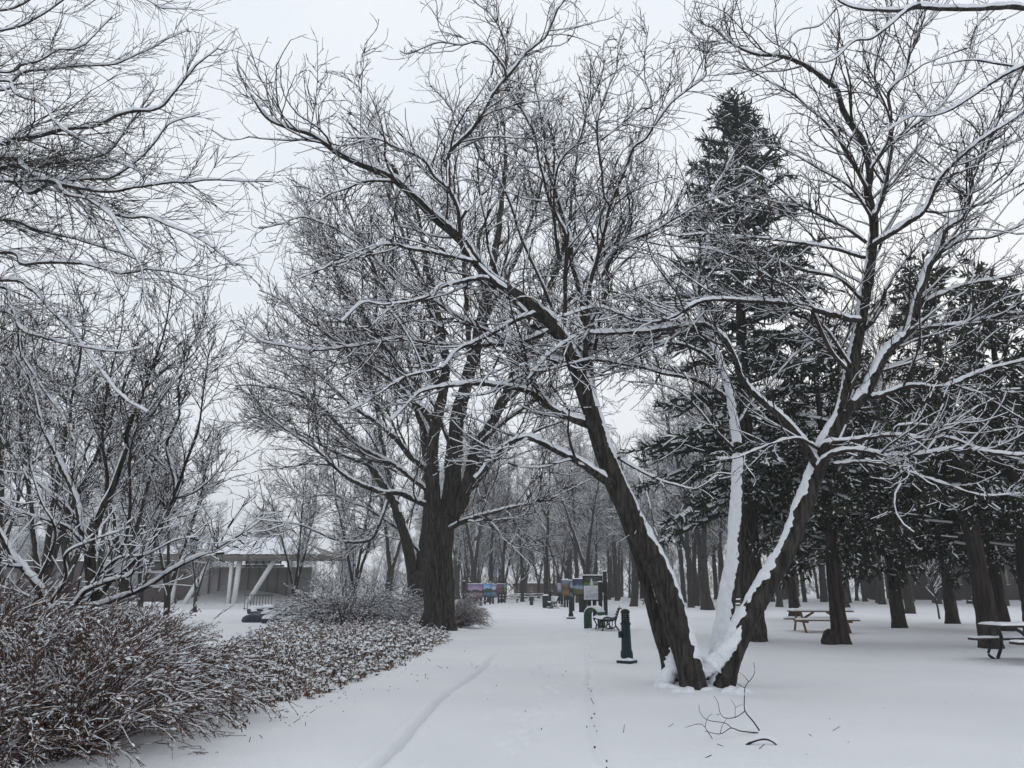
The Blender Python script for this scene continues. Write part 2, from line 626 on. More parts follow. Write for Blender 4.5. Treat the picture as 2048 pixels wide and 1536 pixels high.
b2 = n('ShaderNodeBump'); b2.inputs['Strength'].default_value = .35; b2.inputs['Distance'].default_value = .006
t.links.new(n2.outputs['Fac'], b1.inputs['Height']); t.links.new(n3.outputs['Fac'], b2.inputs['Height'])
t.links.new(b1.outputs[0], b2.inputs['Normal']); t.links.new(b2.outputs[0], b.inputs['Normal'])
b.inputs['Roughness'].default_value = .75
b.inputs['Specular IOR Level'].default_value = .2
M['ground_snow'] = m

# ================================================================== the four-stemmed tree beside the path
def hero():
    T = Tree(21)
    D = 13.3
    for q in ((1385, 13.25), (1442, 13.3), (1345, 13.7), (1440, 13.9)):
        c = at(q[0], 1372, q[1])
        MOUNDS.append((c[0], c[1] + .1, .08, .45))
    # ---- left stem
    T.limb([(1390, 1392), (1383, 1345), (1366, 1290), (1342, 1215), (1320, 1150), (1278, 1065), (1234, 972), (1206, 900), (1182, 820), (1152, 735), (1112, 658), (1070, 620), (1023, 586), (969, 547), (922, 480), (859, 426), (820, 387), (781, 355), (723, 330), (676, 308), (621, 270), (566, 252), (531, 234), (502, 192)],
           .225, .012, (13.25, 13.2, 12.9, 12.3, 11.6), t0=.45, pw=1.08, flare=.10, wob=.004, cover=56, gap=0, step=.05, sides=18)
    # ---- second left stem, standing behind it
    T.limb([(1350, 1365), (1338, 1310), (1312, 1225), (1290, 1150), (1262, 1060), (1222, 950), (1195, 860), (1180, 760), (1172, 650), (1150, 540), (1133, 460), (1100, 340), (1085, 240), (1060, 130)],
           .165, .015, (13.75, 14.0, 14.6, 15.2), t0=.5, flare=.15, wob=.01, cover=58, gap=.2, step=.05)
    # ---- pale stem leaning away
    T.limb([(1436, 1362), (1440, 1300), (1455, 1200), (1467, 1085), (1475, 960), (1474, 885), (1466, 820), (1452, 760), (1432, 700), (1405, 640), (1392, 586), (1410, 508), (1418, 457), (1426, 379), (1449, 344), (1470, 300)],
           .175, .012, (13.85, 15.2, 16.2, 16.6), t0=.5, flare=.25, wob=.006, cover=80, hs=.03, gap=0.0, tiltu=(-.55, -.9, .2), step=.05)
    # ---- right stem
    T.limb([(1440, 1390), (1452, 1345), (1470, 1295), (1495, 1240), (1532, 1172), (1575, 1100), (1605, 1020), (1626, 958), (1652, 890), (1682, 838), (1695, 790), (1704, 735), (1716, 678), (1729, 600), (1735, 560), (1744, 496), (1746, 437), (1736, 383), (1740, 344), (1724, 281), (1689, 227), (1673, 180), (1650, 160), (1615, 133), (1568, 115), (1509, 107), (1459, 84), (1423, 51)],
           .195, .012, (13.3, 13.2, 13.0, 12.6, 12.2), t0=.42, flare=.10, wob=.003, cover=66, gap=.0, pw=.95, step=.05, sides=18)
    L = T.limb
    # limbs of the left stems
    L([(1224, 968), (1190, 945), (1150, 915), (1100, 888), (1048, 876), (1000, 900), (950, 960)], .085, .012, (13.0, 12.4, 11.8), thick=True)
    L([(1180, 850), (1150, 840), (1090, 812), (1060, 790), (1000, 770), (930, 768), (850, 790), (780, 840)], .075, .010, (12.9, 12.2, 11.4), thick=True)
    L([(1023, 586), (969, 547), (933, 504), (924, 469), (916, 422), (898, 383), (867, 352), (840, 312), (789, 293), (750, 279), (695, 279)], .055, .010, (12.4, 12.0, 11.6))
    L([(898, 383), (897, 340), (899, 303), (949, 250), (1012, 156), (1062, 102), (1100, 59), (1130, 5), (1150, -60)], .045, .012, (12.0, 12.3, 12.6))
    L([(1012, 156), (1004, 129), (961, 84), (922, 90), (875, 86), (820, 105), (801, 100)], .022, .007, (12.2, 11.6))
    L([(1012, 156), (1008, 78), (980, 31), (945, 2), (910, -50)], .020, .006, (12.2, 12.6))
    L([(789, 363), (734, 363), (691, 379), (656, 390), (617, 418)], .026, .007, (12.0, 11.5))
    L([(619, 270), (637, 176), (635, 94)], .012, .005, (11.9, 11.8))
    L([(725, 330), (720, 230), (727, 85)], .011, .005, (12.0, 11.7))
    L([(957, 527), (875, 508), (824, 498), (765, 488), (707, 519), (668, 535), (600, 560)], .038, .008, (12.2, 11.3))
    L([(1000, 570), (961, 555), (896, 571), (850, 596), (768, 609), (727, 607), (690, 650)], .040, .008, (12.5, 11.7, 11.2))
    L([(768, 609), (796, 641), (832, 710), (850, 770)], .022, .007, (11.9, 11.5))
    L([(1080, 625), (1042, 637), (974, 673), (914, 700), (882, 728), (814, 760), (745, 800), (690, 815)], .045, .008, (12.7, 11.8, 11.0))
    L([(1112, 658), (1020, 690), (900, 690), (780, 680), (660, 700), (560, 690), (470, 655)], .05, .008, (12.9, 13.5, 14.0))
    L([(1152, 735), (1060, 700), (930, 640), (800, 560), (700, 470), (600, 440), (520, 460)], .05, .008, (13.0, 13.8, 14.5))
    L([(1165, 770), (1172, 690), (1184, 547), (1211, 469), (1219, 414), (1234, 379), (1258, 324), (1270, 297), (1297, 277), (1332, 219), (1348, 199), (1391, 168), (1410, 148), (1408, 125), (1424, 70)], .055, .008, (13.0, 12.6, 12.2))
    L([(1125, 670), (1129, 586), (1133, 488), (1117, 441), (1094, 383), (1082, 332), (1070, 281), (1051, 234), (1023, 184), (1000, 137), (985, 70)], .05, .008, (13.0, 13.3, 13.6))
    L([(1118, 520), (1105, 410), (1113, 336), (1156, 281), (1176, 219), (1199, 168), (1210, 120)], .035, .007, (13.2, 13.0))
    L([(1219, 410), (1207, 383), (1197, 312), (1193, 254), (1201, 219), (1235, 120), (1255, 40)], .025, .006, (12.4, 12.6))
    L([(1201, 281), (1242, 250), (1281, 219), (1300, 211), (1290, 120), (1300, 50)], .018, .006, (12.5, 12.4))
    L([(1190, 700), (1211, 586), (1215, 539), (1250, 469), (1258, 414), (1254, 352), (1290, 250)], .04, .007, (13.3, 13.8))
    L([(1200, 560), (1234, 496), (1312, 457), (1391, 414), (1465, 379), (1520, 360)], .03, .007, (13.4, 13.0))
    L([(1236, 915), (1274, 939), (1320, 962), (1368, 973), (1392, 976), (1413, 967), (1440, 950)], .03, .006, (13.0, 12.2, 11.6))
    L([(1060, 640), (1000, 560), (960, 430), (950, 330), (960, 250)], .04, .008, (12.8, 13.4))
    L([(1140, 720), (1100, 600), (1040, 470), (1010, 380), (960, 300), (900, 220), (860, 170)], .04, .008, (13.4, 14.2))
    # long limbs crossing from the pale and right stems over the path
    L([(1640, 940), (1592, 869), (1555, 828), (1505, 783), (1478, 751), (1465, 715), (1440, 672), (1409, 650), (1380, 648), (1300, 660), (1200, 663), (1150, 680), (1100, 715), (1060, 760)], .075, .014, (13.1, 12.6, 12.0, 11.6), thick=True, t0=.25)
    L([(1730, 640), (1687, 637), (1637, 623), (1592, 607), (1505, 605), (1414, 603), (1346, 637), (1280, 640), (1200, 610), (1130, 630)], .055, .010, (12.8, 12.0, 11.4))
    L([(1460, 800), (1400, 765), (1350, 752), (1300, 740), (1247, 728), (1183, 719), (1087, 741), (1037, 755), (980, 790), (900, 800)], .045, .010, (15.6, 14.0, 12.5, 11.8))
    L([(1450, 755), (1400, 700), (1350, 687), (1247, 696), (1160, 710), (1090, 690), (1020, 720)], .04, .009, (15.8, 14.0, 12.8))
    L([(1475, 905), (1430, 860), (1380, 800), (1330, 770), (1260, 760)], .03, .007, (15.2, 14.2))
    L([(1470, 860), (1510, 800), (1560, 740), (1620, 690), (1680, 660)], .03, .007, (15.4, 15.6))
    # limbs of the right stem
    L([(1736, 383), (1697, 312), (1654, 250), (1619, 219), (1584, 184), (1529, 156), (1494, 133), (1474, 100)], .035, .007, (12.5, 11.8))
    L([(1746, 440), (1763, 391), (1775, 332), (1783, 289), (1785, 234), (1779, 184), (1806, 152), (1830, 109), (1845, 51), (1853, 10), (1850, -60)], .05, .012, (12.5, 12.9))
    L([(1738, 500), (1755, 484), (1810, 449), (1849, 422), (1877, 359), (1908, 320), (1947, 289), (1986, 262), (2048, 219), (2110, 170)], .055, .012, (12.7, 12.0))
    L([(1690, 826), (1704, 812), (1733, 783), (1765, 719), (1802, 673), (1824, 637), (1843, 578), (1860, 530), (1877, 508), (1892, 461), (1920, 434), (1943, 379), (1939, 344), (1962, 312), (1986, 258), (2020, 200), (2060, 120)], .105, .014, (13.0, 13.0, 13.4), pw=.75, thick=True)
    L([(1815, 665), (1860, 655), (1915, 650), (2006, 628), (2048, 630), (2140, 600)], .045, .012, (13.1, 12.4))
    L([(1838, 610), (1880, 590), (1938, 568), (2048, 545), (2130, 500)], .045, .012, (13.2, 12.8))
    L([(1735, 790), (1756, 792), (1829, 774), (1883, 774), (1961, 746), (2048, 719), (2150, 680)], .05, .012, (13.0, 12.0))
    L([(1632, 945), (1656, 915), (1710, 901), (1779, 906), (1824, 906), (1892, 897), (1970, 900), (2048, 901), (2130, 880)], .055, .012, (13.0, 12.0, 11.2))
    L([(1640, 905), (1650, 885), (1710, 878), (1783, 869), (1847, 878), (1906, 878), (1980, 905), (2048, 928), (2120, 960)], .045, .010, (13.0, 12.2, 11.6))
    L([(1788, 869), (1800, 850), (1870, 851), (1940, 868), (2040, 860)], .022, .007, (12.4, 11.9))
    L([(1660, 930), (1730, 925), (1790, 935), (1850, 960), (1940, 985), (2040, 990)], .035, .008, (13.1, 13.6))
    L([(1640, 900), (1619, 888), (1596, 878), (1550, 888), (1482, 915), (1430, 920)], .035, .007, (13.0, 12.2))
    L([(1732, 485), (1689, 453), (1650, 434), (1595, 406), (1540, 360), (1490, 330)], .032, .007, (12.6, 12.0))
    L([(1730, 515), (1673, 500), (1595, 488), (1517, 475), (1451, 469), (1420, 462), (1360, 470)], .035, .007, (12.6, 11.9))
    L([(1724, 600), (1680, 560), (1611, 540), (1548, 520), (1498, 490), (1431, 470), (1380, 440)], .035, .007, (12.8, 13.4))
    L([(1700, 745), (1660, 700), (1611, 598), (1548, 559), (1498, 527), (1431, 500), (1370, 490)], .04, .007, (12.8, 12.2))
    L([(1704, 735), (1665, 673), (1637, 637), (1600, 570), (1560, 540)], .035, .007, (12.9, 13.6))
    L([(1745, 440), (1700, 380), (1640, 340), (1560, 300), (1500, 290)], .03, .007, (12.5, 13.0))
    L([(1783, 289), (1830, 250), (1890, 200), (1930, 140), (1960, 60)], .03, .007, (12.8, 13.3))
    L([(1877, 508), (1930, 480), (1990, 470), (2060, 440), (2120, 420)], .035, .009, (13.2, 13.6))
    L([(1740, 344), (1780, 250), (1750, 150), (1770, 60), (1760, -30)], .03, .008, (12.4, 12.0))
    LP, LR = T.parents()
    P1, R1 = spawn(LP, LR, T.rng, 4.2, 1.0, 2.8, (30, 62), 8, t0=.05, wig=.13, trop=.06, rk=.6, lr=.0135, rtip=.006, taper=.35, upb=.10, rl=.026, curl=.10)
    add_twigs(T.crown, T.snow, P1, R1, T.rng, .88, .006, .6)
    A = np.concatenate([P1, np.array([resamp(a, b, 9)[0] for a, b in zip(LP, LR)])])
    B = np.concatenate([R1, np.array([resamp(a, b, 9)[1] for a, b in zip(LP, LR)])])
    P2, R2 = spawn(A, B, T.rng, 4.6, .35, 1.25, (28, 62), 5, t0=.08, wig=.16, trop=.08, rk=.65, lr=.011, rtip=.0042, taper=.35, upb=.08, rl=.010, rlo=.4, curl=.15)
    add_twigs(T.crown, T.snow, P2, R2, T.rng, .62, .0035, .5)
    P3, R3 = spawn(P2, R2, T.rng, 2.8, .12, .45, (28, 55), 3, t0=.2, wig=.15, trop=.12, rk=.8, lr=.014, rtip=.0033, taper=.3, upb=.10, curl=.18)
    add_fine(T.crown, T.snow, P3, R3, T.rng, .28)
    # snow heaped in the crotch and round the foot
    r = np.random.default_rng(3)
    def heap(pts, rad, rough=.13):
        P = np.array([at(px, py, Y) for px, py, Y in pts])
        Q, _ = spline(P, .035)
        add_limb(T.snow, None, Q, np.interp(np.linspace(0, 1, len(Q)), np.linspace(0, 1, len(rad)), rad) * (1 + .12 * r.standard_normal(len(Q))), r, 14, rough=rough)
    heap([(1398, 1358, 13.25), (1414, 1338, 13.2), (1432, 1318, 13.15), (1450, 1300, 13.1), (1468, 1280, 13.1), (1482, 1252, 13.1)], [.05, .12, .13, .10, .07, .02])
    heap([(1412, 1350, 13.5), (1432, 1325, 13.5), (1442, 1290, 13.6)], [.12, .16, .08])
    heap([(1312, 1372, 13.55), (1332, 1352, 13.5), (1348, 1325, 13.5), (1352, 1296, 13.55), (1345, 1262, 13.65)], [.06, .15, .17, .12, .03])
    heap([(1300, 1378, 13.6), (1330, 1374, 13.35), (1360, 1378, 13.2)], [.03, .09, .04])
    heap([(1334, 1222, 13.78), (1328, 1195, 13.82), (1318, 1165, 13.9)], [.03, .06, .02])
    for k in range(16):                        # drifted lumps round the foot
        px = r.choice([1365, 1418, 1470]) + r.normal(0, 9); Y = 13.05 + r.normal(0, .05)
        c = at(px, 1378, Y); c[2] = r.uniform(-.05, -.01)
        w_ = r.uniform(.10, .2)
        Q = np.array([c + np.array([dx * w_, .04 * math.sin(dx * 3), 0]) for dx in np.linspace(-1, 1, 9)])
        add_limb(T.snow, None, Q, np.array([.01, .04, .06, .07, .075, .07, .06, .04, .01]) * r.uniform(.6, 1.2), r, 10, rough=.10)
    base = at(1410, 1375, 13.4); base[2] = 0
    print('hero', T.trunk.tris(), T.crown.tris(), T.snow.tris(), len(P1), len(P2), len(P3))
    T.build('multi_stem_tree', 'bare tree with four snow-lined leaning stems spreading from one foot beside the path', 'tree', base, 'bark_grey', 'twig', smooth=True)


# ================================================================== branches of a tree standing outside the frame, left
def overhang_left():
    T = Tree(33)
    TX = at(-560, 700, 11.5)[0]
    T.limb([(TX - .3, 11.6, -.2), (TX - .1, 11.5, 2.5), (TX + .1, 11.4, 5), (TX + .1, 11.2, 8.5), (TX - .3, 11.2, 12)], .36, .10, flare=.4, spawnable=False)
    L = T.limb
    E = (11.4, 11.0, 10.6)
    def l(p, r0, r1, d=E): L([(-520, p[0][1] + 90), (-260, p[0][1] + 30)] + p, r0, r1, d, t0=.42, thick=r0 > .06)
    l([(0, 289), (23, 279), (78, 273), (137, 260), (195, 250), (242, 230), (273, 219), (320, 213), (344, 199), (383, 156), (398, 137), (436, 90)], .085, .008)
    l([(0, 309), (39, 332), (78, 332), (156, 320), (215, 300), (260, 240), (300, 180)], .07, .007, (11.4, 11.8, 12.2))
    l([(0, 336), (31, 363), (59, 385), (98, 371), (137, 367), (207, 363), (234, 355), (281, 324), (312, 293), (344, 254), (400, 230)], .075, .007)
    l([(0, 312), (39, 328), (98, 359), (156, 383), (219, 390), (273, 375), (324, 369), (375, 365), (414, 355), (488, 363), (547, 362)], .075, .006, (11.4, 10.6, 10.2))
    l([(0, 330), (60, 345), (137, 371), (187, 406), (234, 430), (293, 441), (351, 469), (420, 492), (470, 520)], .065, .006, (11.4, 10.8, 10.0))
    l([(60, 360), (130, 380), (180, 398), (219, 433), (242, 469), (266, 523), (280, 600)], .05, .006, (11.4, 10.4, 10.0))
    l([(0, 504), (39, 527), (78, 527), (156, 531), (254, 543), (351, 543), (420, 560)], .06, .006)
    l([(0, 137), (39, 125), (78, 121), (117, 102), (156, 92), (230, 40)], .05, .006)
    l([(0, 175), (23, 164), (51, 145), (109, 137), (195, 129), (300, 105), (380, 60)], .05, .006, (11.4, 12, 12.4))
    l([(0, 160), (39, 191), (78, 211), (117, 250), (200, 300), (290, 340)], .045, .006, (11.4, 10.5))
    l([(0, 572), (23, 611), (43, 661), (98, 677), (164, 693), (242, 700), (290, 694)], .055, .006)
    l([(0, 560), (60, 580), (120, 640), (180, 720), (240, 800), (300, 830)], .05, .006, (11.4, 11, 10.4))
    l([(0, 440), (70, 455), (150, 480), (240, 500), (330, 560), (390, 600)], .05, .006, (11.4, 12, 12.5))
    l([(0, 620), (40, 700), (90, 780), (150, 880)], .045, .006, (11.4, 11.8))
    l([(0, 60), (80, 30), (160, -20), (240, -60)], .05, .008)
    l([(0, 20), (100, -30), (200, -40), (300, 0), (370, 30)], .04, .006)
    LP, LR = T.parents()
    P1, R1 = spawn(LP, LR, T.rng, 6.5, .8, 2.3, (22, 50), 7, t0=.0, wig=.09, trop=-.005, rk=.55, lr=.0085, rtip=.0042, taper=.35, upb=.02, rl=.035, rlo=.25)
    add_twigs(T.crown, T.snow, P1, R1, T.rng, .6, .004, .5)
    P2, R2 = spawn(P1, R1, T.rng, 6.5, .25, .95, (20, 45), 4, t0=.1, wig=.08, trop=.015, rk=.7, lr=.006, rtip=.0032, taper=.35, upb=.05)
    add_twigs(T.crown, T.snow, P2, R2, T.rng, .25, .002, .4)
    P3, R3 = spawn(P2, R2, T.rng, 2.8, .15, .5, (22, 42), 2, t0=.1, wig=.1, trop=.03, rk=.8, lr=.008, rtip=.003, taper=.3, upb=.05)
    add_fine(T.crown, T.snow, P3, R3, T.rng, .15)
    print('left', T.crown.tris(), T.snow.tris(), len(P1), len(P2), len(P3))
    T.build('overhanging_tree', 'bare tree reaching long fine twigs across the sky above the brown shrubs', 'tree', (TX - .3, 11.6, 0), 'bark', 'twig_olive')


def overhang_right():
    T = Tree(44)
    TX = at(2620, 700, 8.5)[0]
    T.limb([(TX, 8.6, -.2), (TX - .05, 8.5, 3), (TX - .2, 8.4, 6), (TX + .1, 8.6, 10)], .26, .1, flare=.4, spawnable=False)
    L = T.limb
    L([(2600, 120), (2300, 40), (2048, 14), (2000, 14), (1950, 16), (1890, 14), (1840, 10), (1800, 22), (1752, 30), (1710, 28), (1672, 18), (1655, -5), (1640, -60)], .085, .008, (8.5, 8.3, 8.0), t0=.35, pw=.7, thick=True)
    L([(1840, 10), (1815, 18), (1765, 62), (1740, 80), (1712, 84), (1680, 112), (1655, 122), (1620, 118)], .024, .005, (8.1, 7.8))
    L([(2600, 60), (2300, 60), (2048, 135), (1990, 162), (1940, 195), (1895, 225), (1860, 236), (1820, 238), (1770, 270)], .06, .005, (8.5, 8.8, 9.2), t0=.4)
    L([(1672, 18), (1640, 50), (1600, 60), (1570, 90)], .012, .004, (8.0, 7.8))
    L([(2048, 135), (1990, 128), (1940, 122), (1870, 130)], .016, .005, (8.7, 8.5))
    LP, LR = T.parents()
    P1, R1 = spawn(LP, LR, T.rng, 2.6, .3, .9, (30, 60), 6, t0=.1, wig=.14, trop=.0, rk=.5, lr=.008, rtip=.0035, taper=.4)
    add_twigs(T.crown, T.snow, P1, R1, T.rng, .8, .008, .8)
    P2, R2 = spawn(P1, R1, T.rng, 5, .1, .4, (30, 60), 3, t0=.1, wig=.16, trop=.02, rk=.7, lr=.008, rtip=.0026, taper=.35)
    add_twigs(T.crown, T.snow, P2, R2, T.rng, .5, .004, .8)
    T.build('overhanging_tree', 'snow-topped limb of a bare tree reaching in high beside the picnic table with curved legs', 'tree', (TX, 8.6, 0), 'bark_grey', 'twig')


# ================================================================== the big old tree left of the path and the forked one behind it
def big_tree():
    T = Tree(55)
    D = 30.0
    b = at(876, 1258, D)
    MOUNDS.append((b[0], b[1], .10, 1.3))
    T.limb([(876, 1275), (877, 1240), (879, 1160), (880, 1095), (884, 1040)], .60, .50, (D, D), flare=.45, wob=0, spawnable=False, snow=False, sides=22)
    L = T.limb
    L([(872, 1075), (869, 1029), (866, 960), (866, 878), (878, 824), (890, 740), (880, 640), (850, 520), (835, 420), (815, 330)], .33, .02, (D, D - .6, D - 1.4), t0=.35, gap=.55, pw=.8)
    L([(886, 1060), (896, 1030), (905, 960), (910, 869), (923, 805), (950, 700), (980, 560), (1000, 420), (1010, 300), (1000, 200)], .42, .02, (D, D + .5, D + 1), t0=.35, gap=.55, pw=.8)
    L([(905, 1030), (926, 1000), (942, 938), (955, 892), (992, 824), (1040, 720), (1090, 600), (1130, 480), (1150, 360), (1160, 260)], .27, .02, (D, D - .5, D - 1), gap=.55, t0=.25)
    L([(895, 1065), (910, 1052), (955, 1033), (1010, 1020), (1065, 1006), (1130, 985), (1180, 960)], .12, .012, (D, D - 2, D - 3.5), thick=True)
    L([(935, 985), (983, 928), (1019, 897), (1037, 878), (1100, 850), (1170, 830)], .14, .012, (D, D - 1.5, D - 3))
    L([(866, 1015), (830, 1000), (800, 988), (755, 983), (700, 956), (620, 890), (560, 850), (500, 800)], .14, .012, (D, D - 1.5, D - 3))
    L([(866, 950), (823, 915), (791, 878), (746, 842), (700, 805), (600, 720), (540, 690)], .14, .012, (D, D - 1, D - 2))
    L([(866, 900), (820, 790), (740, 660), (650, 540), (580, 480)], .16, .012, (D - .4, D + 1, D + 2))
    L([(880, 780), (800, 640), (730, 500), (690, 400), (660, 330)], .14, .012, (D - .6, D - 2, D - 3))
    L([(890, 720), (840, 560), (790, 430), (760, 330), (740, 260)], .12, .012, (D - .6, D + 1))
    L([(940, 740), (930, 560), (920, 420), (910, 320), (900, 230)], .14, .012, (D + .4, D + 2))
    L([(960, 660), (1040, 500), (1080, 380), (1100, 270), (1110, 200)], .14, .012, (D + .4, D + 2))
    L([(1040, 720), (1120, 620), (1200, 520), (1260, 420), (1300, 350)], .12, .012, (D - .6, D + .6))
    L([(1000, 810), (1090, 740), (1180, 690), (1260, 640), (1330, 600)], .11, .012, (D - .5, D + 1.5))
    L([(955, 892), (1040, 820), (1140, 770), (1230, 730), (1290, 700)], .10, .012, (D - .5, D - 2))
    L([(870, 840), (780, 760), (680, 690), (590, 620), (520, 580)], .12, .012, (D - .5, D - 2.5))
    L([(868, 860), (800, 740), (710, 600), (640, 480), (610, 400)], .12, .012, (D - .5, D - 1))
    L([(866, 990), (790, 930), (700, 880), (620, 800), (560, 740)], .12, .012, (D, D + 1.5))
    L([(905, 900), (860, 800), (800, 740), (720, 720), (640, 740)], .10, .012, (D + .5, D + 2.5))
    LP, LR = T.parents()
    P1, R1 = spawn(LP, LR, T.rng, 2.9, 1.8, 4.8, (28, 58), 7, t0=.05, wig=.12, trop=.05, rk=.5, lr=.012, rtip=.012, taper=.35, upb=.12, rl=.06, rlo=.4, curl=.07)
    add_twigs(T.crown, T.snow, P1, R1, T.rng, .7, .007, .5)
    P2, R2 = spawn(P1, R1, T.rng, 4.2, .6, 2.2, (26, 52), 4, t0=.08, wig=.13, trop=.06, rk=.6, lr=.008, rtip=.008, taper=.4, upb=.12, curl=.10)
    add_twigs(T.crown, T.snow, P2, R2, T.rng, .45, .004, .5)
    P3, R3 = spawn(P2, R2, T.rng, 2.6, .3, .95, (24, 48), 2, t0=.15, wig=.16, trop=.08, rk=.8, lr=.010, rtip=.0065, taper=.3, upb=.12)
    add_fine(T.crown, T.snow, P3, R3, T.rng, .28)
    print('big', T.crown.tris(), T.snow.tris(), len(P1), len(P2), len(P3))
    T.build('old_tree', 'huge old tree with one thick dark furrowed trunk standing at the hedge corner', 'tree', (b[0], b[1], 0), 'bark', 'twig')
    # forked tree behind
    T = Tree(56)
    D = 41.0
    b = at(838, 1238, D)
    T.limb([(835, 1245), (833, 1200), (834, 1150)], .62, .50, (D, D), flare=.3, wob=0, spawnable=False, snow=False, sides=16)
    L = T.limb
    L([(828, 1165), (815, 1090), (797, 1035), (778, 990), (740, 930), (690, 860), (620, 800), (540, 775), (470, 770)], .34, .02, (D, D - 1.5), t0=.3, gap=.4)
    L([(840, 1165), (848, 1090), (856, 1010), (850, 900), (830, 780), (800, 660), (770, 580)], .36, .02, (D, D + 1.5), t0=.3, gap=.5)
    L([(800, 1040), (780, 960), (760, 860), (740, 760), (700, 660), (650, 600)], .18, .02, (D - .6, D + 1))
    L([(778, 992), (765, 1030), (745, 1075), (710, 1085), (670, 1078), (600, 1050), (520, 1040)], .12, .012, (D - .8, D - 3), thick=True)
    L([(740, 930), (660, 900), (590, 860), (520, 850), (480, 830)], .12, .012, (D - 1, D - 3))
    L([(845, 1110), (800, 1060), (720, 1010), (650, 990), (600, 1000)], .12, .012, (D, D + 2))
    LP, LR = T.parents()
    P1, R1 = spawn(LP, LR, T.rng, 2.4, 1.6, 4.6, (28, 60), 6, t0=.05, wig=.12, trop=.04, rk=.5, lr=.010, rtip=.014, taper=.5, upb=.1)
    add_twigs(T.crown, T.snow, P1, R1, T.rng, .8, .011, .6)
    P2, R2 = spawn(P1, R1, T.rng, 4.0, .6, 2.2, (28, 55), 3, t0=.08, wig=.14, trop=.05, rk=.6, lr=.008, rtip=.009, taper=.4, upb=.1)
    add_twigs(T.crown, T.snow, P2, R2, T.rng, .6, .007, .6)
    P3, R3 = spawn(P2, R2, T.rng, 3.4, .3, 1.0, (28, 55), 2, t0=.15, wig=.16, trop=.06, rk=.8, lr=.010, rtip=.008, taper=.3, upb=.1)
    add_fine(T.crown, T.snow, P3, R3, T.rng, .28)
    print('fork', T.crown.tris(), T.snow.tris(), len(P1), len(P2), len(P3))
    T.build('forked_tree', 'bare tree with a low forked trunk right behind the huge furrowed trunk', 'tree', (b[0], b[1], 0), 'bark_grey', 'twig')


